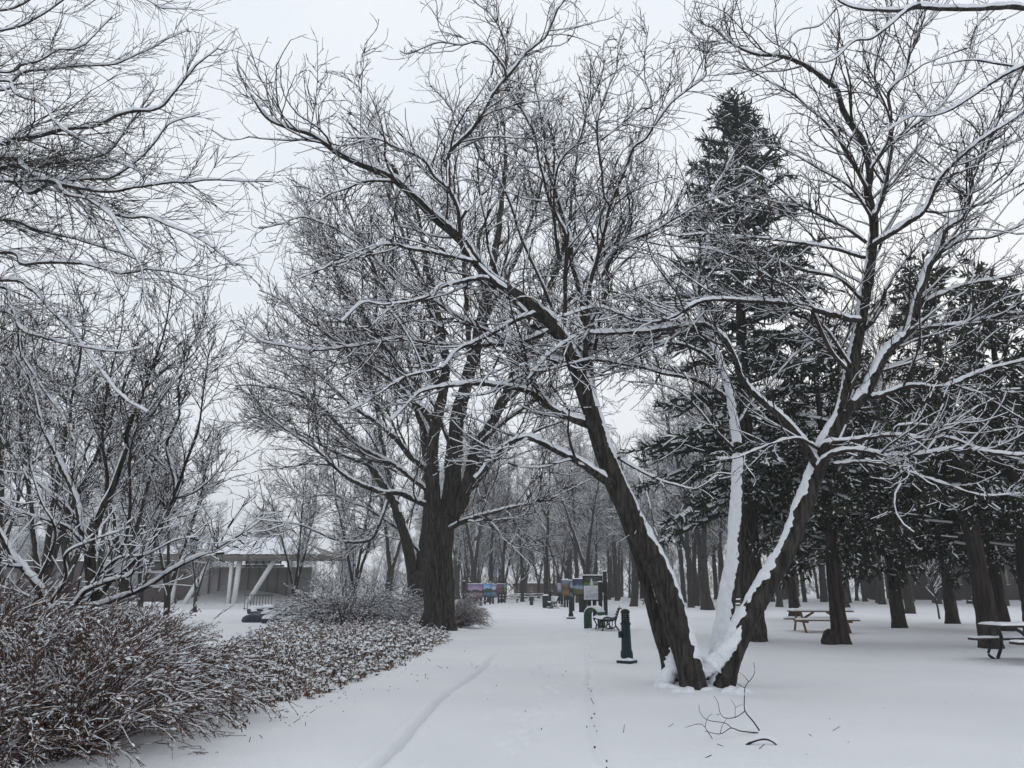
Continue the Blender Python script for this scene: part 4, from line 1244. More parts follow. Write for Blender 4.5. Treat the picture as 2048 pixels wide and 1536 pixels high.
M['dark_green'] = flat_mat('dark_green', (.003, .018, .022), .5)
M['louver'] = flat_mat('louver', (.006, .012, .016), .6)
M['rack_green'] = flat_mat('rack_green', (.012, .085, .045), .5)
M['iron'] = flat_mat('iron', (.008, .009, .011), .5)
M['post'] = flat_mat('post', (.022, .020, .020), .8)
M['frame'] = flat_mat('frame', (.016, .018, .024), .6)
M['paper'] = flat_mat('paper', (.66, .67, .72), .6)
M['ink'] = flat_mat('ink', (.22, .22, .25), .8)
M['wood_red'] = noise_mat('wood_red', (.15, 0.10, .034), (.26, .12, .07), 8, .85, .3, 20, .01, (1, 6, 6))
M['wood_tan'] = noise_mat('wood_tan', (.20, .13, .08), (.30, .20, .12), 8, .85, .3, 20, .01, (1, 6, 6))
M['wood_dark'] = noise_mat('wood_dark', (.030, .024, .022), (.060, .048, .042), 8, .85, .3, 20, .01, (1, 6, 6))
M['blue_black'] = flat_mat('blue_black', (.006, .012, .024), .45)
M['white_paint'] = flat_mat('white_paint', (.74, .75, .76), .6)
M['fascia'] = flat_mat('fascia', (.17, .155, .135), .8)
M['wall_grey'] = flat_mat('wall_grey', (.20, .185, .185), .9)
M['wall_pale'] = flat_mat('wall_pale', (.34, .32, .32), .9)
M['glass_dark'] = flat_mat('glass_dark', (.20, .21, .22), .15, .5)
M['brick'] = noise_mat('brick', (.16, .085, .07), (.22, .125, .105), 1.2, .9)
M['brick_dark'] = noise_mat('brick_dark', (.050, .036, .036), (.075, .055, .055), 1.2, .9)
M['rock'] = noise_mat('rock', (.012, .014, .018), (.05, .055, 0.10), 6, .7, .5, 12, .03)
M['litter'] = flat_mat('litter', (.05, .038, .028), .9)


def picture(name, stops, scale, seed, axis_=1):
    """printed landscape photograph: bands of colour with noisy edges, by local height"""
    m_, t_, b_ = mat(name)
    n_ = t_.nodes.new
    co_ = n_('ShaderNodeTexCoord'); se = n_('ShaderNodeSeparateXYZ')
    t_.links.new(co_.outputs['Generated'], se.inputs[0])
    no = n_('ShaderNodeTexNoise'); no.inputs['Scale'].default_value = scale; no.inputs['Detail'].default_value = 5
    ma = n_('ShaderNodeMapping'); ma.inputs['Location'].default_value = (seed, seed * .7, 0); ma.inputs['Scale'].default_value = (1, 1, 1.6)
    t_.links.new(co_.outputs['Generated'], ma.inputs[0]); t_.links.new(ma.outputs[0], no.inputs['Vector'])
    mu = n_('ShaderNodeMath'); mu.operation = 'MULTIPLY_ADD'; mu.inputs[1].default_value = .38; 
    su = n_('ShaderNodeMath'); su.operation = 'ADD'; su.inputs[1].default_value = -.19
    t_.links.new(no.outputs['Fac'], mu.inputs[0]); t_.links.new(se.outputs['Z'], mu.inputs[2])
    t_.links.new(mu.outputs[0], su.inputs[0])
    r_ = n_('ShaderNodeValToRGB')
    e = r_.color_ramp.elements
    while len(e) < len(stops): e.new(.5)
    for k, (p_, c_) in enumerate(stops):
        e[k].position = p_; e[k].color = (*c_, 1)
    t_.links.new(su.outputs[0], r_.inputs[0]); t_.links.new(r_.outputs[0], b_.inputs['Base Color'])
    b_.inputs['Roughness'].default_value = .35
    return m_


def slab_snow(g, x0, x1, y0, y1, z, h, r, nx=None, ny=None, over=.01):
    """snow lying on a flat top: rounded edges, uneven surface"""
    x0 -= over; x1 += over; y0 -= over; y1 += over
    e = min(h * .9, (x1 - x0) * .3, (y1 - y0) * .3)
    def ax(a, b):
        k = max(3, int((b - a) / .12))
        return np.concatenate([[a, a + e * .25], np.linspace(a + e, b - e, k), [b - e * .25, b]])
    X, Y = np.meshgrid(ax(x0, x1), ax(y0, y1), indexing='ij')
    ed = np.minimum.reduce([X - x0, x1 - X, Y - y0, y1 - Y])
    Z = z + h * np.sqrt(np.clip(ed / e, 0, 1)) * (1 + .10 * r.standard_normal(X.shape))
    Z = np.where(ed <= 1e-6, z + .001, Z)
    nx, ny = X.shape
    i = np.arange(nx - 1)[:, None] * ny + np.arange(ny - 1)[None]
    g.add(np.stack([X, Y, Z], -1), np.stack([i, i + ny, i + ny + 1, i + 1], -1).reshape(-1, 4))


def bollards():
    r = np.random.default_rng(1)
    def bol(label, box_):
        o = thing('bollard_light', label, 'bollard')
        g = Geo(); g.lathe([(.225, -.06), (.235, -.04), (.235, .055), (.225, .065)], k=4); g.build('base_plate', 'dark_green', o)
        g = Geo(); g.lathe([(.128, .05), (.130, .16), (.125, .24), (.108, .27), (.106, .30), (.093, .80)], k=16, square=.55, ph=.2); g.build('shaft', 'dark_green', o, smooth=False)
        g = Geo(); g.lathe([(.093, .79), (.112, .80), (.118, .825), (.105, .85), (.094, .86)], k=20); g.build('collar', 'dark_green', o, smooth=True)
        g = Geo(); g.lathe([(.052, .85), (.052, 1.06)], k=12); g.build('lamp_core', 'glass_dark', o)
        for k in range(5):
            z = .872 + k * .037
            g = Geo(); g.lathe([(.060, z + .010), (.099, z), (.101, z + .006), (.099, z + .018), (.060, z + .022)], k=20); g.build('louver', 'louver', o, smooth=True)
        for k in range(4):
            a = k * PI / 2 + .5
            g = Geo(); g.box((.09 * math.cos(a), .09 * math.sin(a), .955), (.022, .022, .20), a); g.build('rib', 'louver', o)
        g = Geo(); g.lathe([(.100, 1.05), (.106, 1.06), (.098, 1.09), (.075, 1.118), (.04, 1.135), (.0015, 1.14)], k=20); g.build('cap', 'louver', o, smooth=True)
        if box_:
            g = Geo(); g.box((-.135, -.03, .60), (.075, .085, .135), 0); g.build('outlet_box', 'dark_green', o)
        g = Geo()
        g.lathe([(.226, .064), (.218, .088), (.185, .112), (.10, .132)], k=4); g.build('snow', 'snow', o)
        return o
    a = bol('dark green louvred bollard light with a small outlet box beside the four-stemmed tree', True)
    a.location = (gx(1254, 17.6), 17.6, 0); a.rotation_euler = (0, 0, .12)
    b = bol('dark green bollard light in front of the framed picture boards', False)
    b.location = (gx(1142, 42), 42, 0)
    c = copy_tree(b); c.location = (gx(1124, 70), 70, 0); c['label'] = 'small far dark green bollard light under the orange picture board'
    c = copy_tree(b); c.location = (gx(1100, 63), 63, 0); c['label'] = 'dark green bollard light standing against the litter bin'
    c.scale = (1.15, 1.15, 1.15)


def tube(g, pts, r_, k=8, step=.03):
    P, _ = spline(pts, step)
    P = P[None]; T, u, b = frames(P)
    a = np.arange(k) / k * 2 * PI
    R = P[0][:, None] + r_ * (np.cos(a)[None, :, None] * u[0][:, None] + np.sin(a)[None, :, None] * b[0][:, None])
    g.rings(R)


def benches():
    r = np.random.default_rng(2)
    def bench(label):
        # local: seat faces -x, length along +y
        o = thing('bench', label, 'bench')
        for y in (0.0, 1.7):
            g = Geo()
            def bar(*p, w_=.045, d_=.05):
                for a, b in zip(p[:-1], p[1:]):
                    g.bar((a[0], y, a[1]), (b[0], y, b[1]), w_ if True else w_, d_, (0, 1, 0))
            bar((-.30, .0), (-.26, .10), (-.24, .20), (-.30, .32), (-.36, .42))             # front leg
            bar((.36, .0), (.30, .12), (.22, .22), (.20, .32), (.24, .45), (.30, .62), (.36, .80), (.42, .85), (.47, .83))   # back leg, back and scroll
            bar((-.36, .42), (-.10, .40), (.10, .41), (.22, .45), w_=.06)                   # seat rail
            bar((-.24, .18), (-.08, .13), (.08, .12), (.22, .20), w_=.04)                   # low stretcher
            for xx in (-.12, -.02, .08):
                bar((xx, .14), (xx + .02, .40), w_=.03)
            bar((-.24, .42), (-.20, .50), (-.10, .53), (.05, .50), (.24, .50), w_=.05)      # arm
            g.build('end_frame', 'iron', o)
        for k in range(5):
            g = Geo(); g.box((-.32 + k * .12, .85, .445), (.09, 1.74, .03)); g.build('seat_slat', 'wood_dark', o)
        for k in range(4):
            g = Geo(); g.bar((.235 + k * .045, -.02, .53 + k * .095), (.235 + k * .045, 1.72, .53 + k * .095), .03, .08, (.42, 0, 1)); g.build('back_slat', 'wood_dark', o)
        g = Geo()
        slab_snow(g, -.37, .22, 0, 1.7, .46, .07, r)
        s2 = np.linspace(0, 1.7, 16)
        prof = [(.20, .47), (.19, .55), (.24, .70), (.33, .87), (.39, .91), (.42, .87)]
        g.rings([[(x + .012 * r.normal(), y, z + .008 * r.normal()) for y in s2] for x, z in prof], close=False, cap=False)
        g.build('snow', 'snow', o, smooth=True)
        return o
    b = bench('black cast-iron bench with snow on seat and back beside the green slatted arch')
    b.location = (gx(1220, 29.5), 29.5, 0); b.rotation_euler = (0, 0, .04)
    c = copy_tree(b); c.location = (gx(1108, 62), 62, 0); c['label'] = 'small far black cast-iron bench beside the litter bin'
    # slatted arch
    o = thing('slatted_arch', 'green slatted arch dusted with snow standing behind the black bench', 'bike rack', (gx(1190, 32), 32, 0), -.55)
    for k in range(6):
        y = -.30 + k * .115
        g, s_ = Geo(), Geo()
        a = np.linspace(0, PI, 15)
        pth = [(-.30, 0)] + [(-.30 * math.cos(q), .50 + .30 * math.sin(q)) for q in a] + [(.30, 0)]
        def ringsec(x, z, nx, nz, hw, hy):
            return [(x - nx * hw, y - hy, z - nz * hw), (x + nx * hw, y - hy, z + nz * hw), (x + nx * hw, y + hy, z + nz * hw), (x - nx * hw, y + hy, z - nz * hw)]
        R = []
        for q, (x, z) in enumerate(pth):
            n_ = (-1, 0) if q == 0 else (1, 0) if q == len(pth) - 1 else (x / .30, (z - .5) / .30)
            R.append(ringsec(x, z, n_[0], n_[1], .018, .046))
        g.rings(R); h = g.build('hoop', 'rack_green', o)
        R = []
        for q in a[2:-2]:
            t_ = .018 + .055 * math.sin(q) ** 2
            x, z = -.30 * math.cos(q), .50 + .30 * math.sin(q)
            nx, nz = x / .30, math.sin(q)
            R.append([(x + nx * .019, y - .043, z + nz * .019), (x + nx * (.019 + t_), y - .03, z + nz * (.019 + t_)), (x + nx * (.019 + t_), y + .03, z + nz * (.019 + t_)), (x + nx * .019, y + .043, z + nz * .019)])
        s_.rings(R); s_.build('snow', 'snow', h)
    # litter bin
    o = thing('litter_bin', 'dark green box litter bin on the path edge beside the far bench', 'bin', (gx(1092, 64), 64, 0))
    g = Geo(); g.lathe([(.27, 0), (.29, .1), (.29, .85), (.27, .9)], k=12, square=.6); g.build('body', 'dark_green', o)
    g = Geo(); g.lathe([(.30, .90), (.30, .95), (.2, .98), (.01, .99)], k=12, square=.6); g.build('lid', 'iron', o)
    g = Geo(); g.lathe([(.30, .955), (.28, 1.02), (.15, 1.05), (.01, 1.06)], k=12); g.build('snow', 'snow', o)


def table_wood(label, wood, L=2.2, simple=False):
    r = np.random.default_rng(7)
    o = thing('picnic_table', label, 'picnic table')
    for k in range(5):
        g = Geo(); g.box((0, -.31 + k * .155, .74), (L, .14, .045)); g.build('top_plank', wood, o)
    for s_ in (-1, 1):
        for k in range(2):
            g = Geo(); g.box((0, s_ * (.62 + k * .145), .44), (L * 1.02, .135, .045)); g.build('seat_plank', wood, o)
    for x in (-L * .36, L * .36):
        for s_ in (-1, 1):
            g = Geo(); g.bar((x, s_ * .22, .72), (x, s_ * .66, -.02), .05, .10); g.build('leg', wood, o)
        g = Geo(); g.bar((x + .05, -.78, .40), (x + .05, .78, .40), .045, .10); g.build('cross_beam', wood, o)
        g = Geo(); g.bar((x * .94, 0, .42), (x * .30, 0, .71), .045, .07); g.build('brace', wood, o)
    g = Geo()
    slab_snow(g, -L / 2, L / 2, -.38, .38, .764, .075, r)
    slab_snow(g, -L * .51, L * .51, .55, .835, .464, .06, r)
    slab_snow(g, -L * .51, L * .51, -.835, -.55, .464, .06, r)
    g.build('snow', 'snow', o, smooth=True)
    return o


def tables():
    r = np.random.default_rng(9)
    a = table_wood('red-brown wooden picnic table topped with snow behind the cedar with a burl', 'wood_red')
    a.location = (gx(1644, 29.6), 29.6, 0); a.rotation_euler = (0, 0, -.03)
    b = table_wood('dark picnic table in the open at the end of the path beside the squat post', 'wood_dark')
    b.location = (gx(1019, 84), 84, 0); b.rotation_euler = (0, 0, .05)
    G = 'far picnic tables around the end of the path'
    for (px, Y, rz) in ((1052, 98, .5), (1078, 104, .1), (1035, 103, .0)):
        c = copy_tree(b); c.location = (gx(px, Y), Y, 0); c.rotation_euler = (0, 0, rz)
        c['label'] = 'far snowy picnic table among others near the brick wall'; c['group'] = G
    c = copy_tree(b); c.location = (gx(740, 58), 58, 0); c.rotation_euler = (0, 0, 1.4); c['label'] = 'small dark picnic table out on the snow beyond the low hedge'
    c = copy_tree(b); c.location = (gx(1480, 56), 56, 0); c.rotation_euler = (0, 0, .2); c['label'] = 'dark picnic table half hidden behind the right leaning stem'
    c = copy_tree(a); c.location = (gx(1302, 76), 76, 0); c.rotation_euler = (0, 0, 1.2); c['label'] = 'small tan picnic table on the lawn behind the leaning left stem'
    c = copy_tree(b); c.location = (gx(1975, 68), 68, 0); c['label'] = 'tiny far picnic table in front of the dark brick building'
    # table with curved steel legs
    o = thing('picnic_table', 'dark picnic table with curved steel legs and snowy top beside a cedar trunk', 'picnic table', (gx(2075, 17.9), 17.9, 0), .06)
    for k in range(5):
        g = Geo(); g.box((0, -.31 + k * .155, .765), (1.95, .15, .05)); g.build('top_plank', 'wood_dark', o)
    for s_ in (-1, 1):
        for k in range(2):
            g = Geo(); g.box((0, s_ * (.62 + k * .155), .445), (1.95, .15, .05)); g.build('seat_plank', 'wood_dark', o)
    for x in (-.62, .62):
        sx = 1 if x > 0 else -1
        for s_ in (-1, 1):
            g = Geo(); tube(g, [(x - .18 * sx * -1, s_ * .30, .74), (x - .02 * sx, s_ * .34, .70), (x - .16 * sx, s_ * .42, .55), (x - .22 * sx, s_ * .55, .30), (x - .20 * sx, s_ * .70, .02)], .038); g.build('curved_leg', 'blue_black', o, smooth=True)
            g = Geo(); tube(g, [(x - .10 * sx, s_ * .70, .42), (x - .06 * sx, s_ * .72, .25), (x - .02 * sx, s_ * .74, .10), (x - .12 * sx, s_ * .70, .0)], .030); g.build('seat_leg', 'blue_black', o, smooth=True)
        g = Geo(); g.bar((x, -.36, .735), (x, .36, .735), .05, .04); g.build('top_bracket', 'blue_black', o)
    g = Geo()
    slab_snow(g, -.975, .975, -.385, .385, .79, .05, r)
    slab_snow(g, -.975, .975, .545, .85, .47, .04, r)
    slab_snow(g, -.975, .975, -.85, -.545, .47, .04, r)
    g.build('snow', 'snow', o, smooth=True)


def signs():
    r = np.random.default_rng(17)
    P = {}
    P['lilac'] = picture('picture_lilac', [(.0, (.16, .09, .09)), (.28, (.32, .22, .26)), (.42, (.02, .02, .02)), (.56, (.03, .03, .035)), (.60, (.42, .28, .42)), (1, (.16, .14, .30))], 3, 1)
    P['blue'] = picture('picture_blue', [(.0, (.03, .06, .08)), (.25, (.10, .20, .34)), (.38, (.02, .03, .03)), (.60, (.02, .05, .05)), (.64, (.30, .46, .72)), (1, (.14, .30, .62))], 3, 2)
    P['cloud'] = picture('picture_cloud', [(.0, (.04, .07, .11)), (.3, (.22, .30, .40)), (.45, (.02, .03, .05)), (.62, (.04, .06, .09)), (.68, (.50, .58, .66)), (1, (.10, .22, .40))], 4, 3)
    P['purple'] = picture('picture_purple', [(.0, (.07, .03, .03)), (.35, (.18, .10, .12)), (.5, (.02, .01, .02)), (.66, (.20, .08, .16)), (1, (.08, .03, .09))], 3, 4)
    P['lime'] = picture('picture_lime', [(.0, (.02, .05, .03)), (.3, (.24, .26, .04)), (.5, (.03, .05, .03)), (.62, (.26, .28, .05)), (.7, (.08, .22, .30)), (1, (.06, .18, .34))], 3, 5)
    P['meadow'] = picture('picture_meadow', [(.0, (.03, .03, .01)), (.18, (.12, .11, .02)), (.36, (.05, .05, .015)), (.46, (.28, .33, .38)), (.6, (.12, .20, .30)), (.7, (.010, .020, .075)), (1, (.008, .016, .07))], 4, 6)
    P['teal'] = picture('picture_teal', [(.0, (.03, .09, .11)), (.2, (.16, .26, .30)), (.34, (.02, .02, .025)), (.55, (.04, .03, .04)), (.62, (.30, .34, .40)), (1, (.08, .13, .15))], 4, 7)
    P['orange'] = picture('picture_orange', [(.0, (.20, .08, .02)), (.25, (.26, .12, .04)), (.45, (.05, .03, .02)), (.7, (.14, .08, .05)), (.85, (.10, .16, .24)), (1, (.22, .30, .40))], 5, 8)
    P['pale'] = picture('picture_pale', [(.0, (.10, .12, .22)), (.3, (.20, .24, .36)), (.45, (.42, .38, .42)), (1, (.48, .44, .46))], 3, 9)
    P['waterfall'] = picture('picture_waterfall', [(.0, (.06, .16, .02)), (.26, (.10, .24, .03)), (.36, (.02, .03, .02)), (1, (.03, .03, .04))], 5, 10)

    def sign(name, label, px0, px1, py0, py1, Y, pic, posts, rz=0.0, top_extra=.12, split=None, group=None):
        c = (px0 + px1) / 2
        w0 = (px1 - px0) * Y / FPX
        zt = at(c, py0, Y)[2]; zb = at(c, py1, Y)[2]
        o = thing(name, label, 'sign', (gx(c, Y), Y, 0), rz, group)
        h = zt - zb
        g = Geo(); g.box((0, 0, (zt + zb) / 2), (w0, .06, h)); g.build('board', 'frame', o)
        f = .045
        if split:
            zs = zb + h * split
            g = Geo(); g.box((0, -.034, (zs + zt - f) / 2), (w0 - 2 * f, .008, zt - f - zs)); g.build('picture', P[pic], o)
            g = Geo(); g.box((0, -.035, (zs + zb + f) / 2 - .005), (w0 - 2 * f, .008, zs - zb - f)); pg = g.build('text_sheet', 'paper', o)
            y = zs - .10
            for k in range(11):
                ww = (w0 - .26) * (r.uniform(.86, 1) if k not in (0, 4, 10) else .45)
                if y < zb + .2: break
                g = Geo(); g.box((-(w0 - .26 - ww) / 2 if k else 0, -.0415, y), (ww, .002, .012)); g.build('text_line', 'ink', pg)
                y -= .056 if k not in (0, 4) else .085
            g = Geo(); g.lathe([(.035, 0), (.03, .004)], k=10); lo = g.build('emblem', 'frame', pg); lo.rotation_euler = (PI / 2, 0, 0); lo.location = (-w0 * .30, -.039, zb + .14)
            # white waterfall and fence rails in the printed photograph
            g = Geo(); 
            g.add([(-.16, -.0395, zs + .02), (.03, -.0395, zs + .02), (-.03, -.0395, zs + .36), (-.10, -.0395, zs + .36)], [[0, 1, 2, 3]])
            g.build('printed_waterfall', 'paper', o)
            for q in (.14, .20):
                g = Geo(); g.box((.10, -.0395, zs + q), (.50, .003, .018)); g.build('printed_rail', 'paper', o)
        else:
            g = Geo(); g.box((0, -.034, (zb + zt) / 2), (w0 - 2 * f * .7, .008, h - 2 * f * .7)); g.build('picture', P[pic], o)
        for (pp, wd, ze) in posts:
            x = (pp - c) * Y / FPX
            g = Geo(); g.box((x, .105, (zt + ze) / 2 - .03), (wd, .14, zt + ze + .06)); ps = g.build('post', 'post', o)
            g = Geo(); slab_snow(g, x - wd / 2, x + wd / 2, .035, .175, zt + ze, .06, r); g.build('snow', 'snow', ps)
        g = Geo(); slab_snow(g, -w0 / 2, w0 / 2, -.03, .03, zt, .045, r, over=.02); g.build('snow', 'snow', o)
        return o
    o = sign('information_sign', 'framed information sign with a printed text sheet below a waterfall photograph', 1168, 1206, 1151, 1201, 44, 'waterfall', ((1180, .2, -.1), (1190, .2, -.1)), split=.60)
    # tall post with bracket beside it
    p = thing('tall_post', 'tall dark square post with snow cap next to the information sign', 'post', (gx(1212, 43), 43, 0))
    z = at(1212, 1143, 43)[2]
    g = Geo(); g.box((0, 0, z / 2 - .05), (.20, .16, z + .1)); q = g.build('post', 'post', p)
    g = Geo(); slab_snow(g, -.10, .10, -.08, .08, z, .06, r); g.build('snow', 'snow', q)
    z2 = at(1202, 1164, 43)[2]
    g = Geo(); g.box((-.28, .02, z2 / 2 - .05), (.20, .14, z2 + .1)); q = g.build('short_post', 'post', p)
    g = Geo(); slab_snow(g, -.38, -.18, -.05, .09, z2, .05, r); g.build('snow', 'snow', q)
    g = Geo(); g.box((-.14, 0, z2 - .30), (.08, .10, .5)); g.build('bracket', 'post', p)
    sign('picture_board', 'picture board showing deep blue sky over an olive meadow', 1147, 1172, 1158, 1191, 52, 'meadow', ((1161, .16, .02), (1166, .16, .02), (1171, .18, .08)))
    sign('picture_board', 'narrow picture board showing a teal lake under pale sky', 1140, 1150, 1161, 1196, 54, 'teal', ((1146, .22, -.1),))
    sign('picture_board', 'picture board with orange and brown autumn scene', 1124, 1141, 1160, 1192, 66, 'orange', ((1130, .16, .05), (1135, .16, .05)))
    sign('picture_board', 'small pale picture board at the far end of the right-hand row', 1115, 1124, 1168, 1186, 80, 'pale', ((1119, .2, 0),))
    sign('picture_board', 'picture board of lilac dusk sky over dark hills', 935, 965, 1168, 1196, 70, 'lilac', ((928, .22, .25), (939, .2, .2), (961, .22, -.1)))
    sign('picture_board', 'picture board of bright blue sky and a mountain lake', 966, 983, 1167, 1194, 75, 'blue', ((970, .2, .1), (980, .16, .15)))
    sign('picture_board', 'narrow picture board of white clouds over dark water', 983, 993, 1169, 1195, 78, 'cloud', ((986, .2, .1),))
    sign('picture_board', 'picture board of a purple dusk over a dark lake', 993, 1007, 1168, 1187, 82, 'purple', ((997, .2, .0), (1003, .2, .0)))
    sign('picture_board', 'narrow yellow-green picture board at the end of the left-hand row', 1007, 1014, 1168, 1186, 83, 'lime', ((1010, .18, 0),))
    # squat post and ring-headed stake
    p = thing('squat_post', 'short thick brown post standing at the end of the path', 'post', (gx(1063, 74), 74, 0))
    g = Geo(); g.lathe([(.17, -.1), (.165, .75), (.15, .78)], k=10); g.build('body', 'wood_dark', p)
    g = Geo(); g.lathe([(.165, .78), (.15, .84), (.01, .86)], k=10); g.build('snow', 'snow', p)
    p = thing('ring_post', 'pale snow-plastered post with a round head on the lawn', 'post', (gx(1795, 56), 56, 0))
    g = Geo(); g.lathe([(.15, -.1), (.15, 1.0), (.11, 1.2), (.10, 1.35)], k=10); g.build('body', 'white_paint', p)
    g = Geo(); tube(g, [(.17 * math.cos(q), 0, 1.55 + .17 * math.sin(q)) for q in np.linspace(0, 2 * PI, 15)], .05); g.build('ring', 'white_paint', p, smooth=True)
    p = thing('squat_post', 'thin dark marker stake on the snow beyond the low hedge', 'post', (gx(755, 40), 40, 0))
    g = Geo(); g.lathe([(.03, -.1), (.03, 1.35), (.02, 1.38)], k=8); g.build('body', 'iron', p)


# ================================================================== buildings
def buildings():
    r = np.random.default_rng(29)
    Y = 62.0
    o = thing('pavilion', 'open park pavilion with a wide snowy roof on slanting white columns', 'pavilion', (gx(480, Y), Y, 0))
    X = lambda px: (px - 480) * Y / FPX
    Z = lambda py: at(480, py, Y)[2]
    ze0, ze1 = Z(1121), Z(1109)
    x0, x1 = X(250), X(628)
    g = Geo()
    ridge = Z(1066)
    g.add([(x0, 0, ze1), (x1, 0, ze1), (x1 - 4.5, 8, ridge), (x0 + 4, 8, ridge), (x0, 16, ze1), (x1, 16, ze1)],
          [[0, 1, 2, 3], [3, 2, 5, 4]], [[1, 5, 2], [0, 3, 4]])
    rf = g.build('roof', 'fascia', o)
    g = Geo()
    nx, ny = 90, 10
    u, v = np.meshgrid(np.linspace(0, 1, nx), np.linspace(0, 1, ny), indexing='ij')
    xx = (x0 - .05) * (1 - u) + (x1 + .05) * u
    xr = (x0 + 4) * (1 - u) + (x1 - 4.5) * u
    xx = xx * (1 - v) + xr * v
    zz = ze1 + (ridge - ze1) * v + .16 * np.sqrt(np.clip(v * 12, 0, 1)) + .02 * r.standard_normal(u.shape)
    zz[:, 0] = ze1 + .01 + .05 * r.random(nx)
    i = np.arange(nx - 1)[:, None] * ny + np.arange(ny - 1)[None]
    g.add(np.stack([xx, 8.2 * v - .06, zz], -1), np.stack([i, i + ny, i + ny + 1, i + 1], -1).reshape(-1, 4))
    g.build('snow', 'snow', rf, smooth=True)
    g = Geo(); g.box(((x0 + x1) / 2, .1, (ze0 + ze1) / 2 - .01), (x1 - x0, .18, ze1 - ze0 - .03)); g.build('fascia', 'fascia', o)
    # clerestory frames with panes
    zf0, zf1 = Z(1131), Z(1121)
    g = Geo(); g.box((X(505), 1.2, zf0), (X(545) - X(455), .12, .14)); fr = g.build('window_frame', 'iron', o)
    for px in (474, 494, 508, 521, 543):
        g = Geo(); g.box((X(px), 1.2, (zf0 + zf1) / 2 + .07), (.07, .10, zf1 - zf0 - .1)); g.build('mullion', 'iron', fr)
    for a, b in ((474, 494), (494, 508), (508, 521), (521, 543)):
        g = Geo(); g.box(((X(a) + X(b)) / 2, 1.22, (zf0 + zf1) / 2 + .08), (X(b) - X(a) - .1, .02, zf1 - zf0 - .2)); g.build('pane', 'glass_dark', fr)
    for (ax, ay, bx, by, w_) in ((467, 1120, 463, 1196, .34), (534, 1121, 483, 1200, .30), (452, 1120, 452, 1192, .24), (345, 1120, 340, 1196, .34), (410, 1121, 362, 1200, .30)):
        g = Geo(); g.bar((X(ax), .5, Z(ay)), (X(bx), .5, 0 if by > 1195 else .0), w_, .3); g.build('column', 'white_paint', o)
    # back wall under the roof
    g = Geo(); g.box(((X(330) + X(520)) / 2, 10, 1.7), (X(520) - X(270), .3, 3.4)); g.build('back_wall', 'wall_pale', o)
    for px in range(300, 520, 22):
        g = Geo(); g.box((X(px), 9.8, 1.7), (.12, .06, 3.3)); g.build('wall_batten', 'wall_grey', o)
    # railing
    o = thing('railing', 'thin dark metal railing on the snow in front of the pavilion', 'railing', (gx(515, 56), 56, 0))
    for k in range(10):
        g = Geo(); g.bar((-.95 + k * .21, 0, -.05), (-.95 + k * .21, 0, 1.05), .03, .03); g.build('baluster', 'iron', o)
    g = Geo(); g.box((0, 0, 1.07), (2.1, .05, .05)); g.build('top_rail', 'iron', o)
    g = Geo(); g.box((0, 0, .15), (2.1, .04, .04)); g.build('bottom_rail', 'iron', o)
    # low buildings far behind the trees
    def house(name, label, px0, px1, Y, h, m_, roofm, win, rise=1.6):
        c = (px0 + px1) / 2
        o = thing(name, label, 'building', (gx(c, Y), Y, 0))
        w_ = (px1 - px0) * Y / FPX
        g = Geo(); g.box((0, 5, h / 2), (w_, 10, h)); g.build('wall', m_, o)
        g = Geo(); g.add([(-w_ / 2 - .4, -.5, h), (w_ / 2 + .4, -.5, h), (w_ / 2 + .4, 5, h + rise), (-w_ / 2 - .4, 5, h + rise), (-w_ / 2 - .4, 10.5, h), (w_ / 2 + .4, 10.5, h)], [[0, 1, 2, 3], [3, 2, 5, 4]], [[0, 3, 4], [1, 5, 2]]); g.build('roof', roofm, o)
        for k in range(win):
            x = -w_ / 2 + w_ * (k + .5) / win
            g = Geo(); g.box((x, -.03, h * .55), (w_ / win * .4, .1, h * .34)); wi = g.build('window', 'glass_dark', o)
            g = Geo(); g.box((x, -.06, h * .55 - h * .19), (w_ / win * .46, .14, .12)); g.build('sill', 'white_paint', wi)
    house('brick_building', 'low red brick building far behind the end of the path', 1030, 1110, 158, 2.4, 'brick', 'snow', 6, .3)
    house('brick_building', 'dark brick building far behind the trees on the right lawn', 1850, 2080, 105, 5.5, 'brick_dark', 'snow', 5)
    house('long_building', 'long dark building far behind the brown shrubs and small trees', -100, 330, 92, 4.6, 'brick_dark', 'snow', 9, .3)


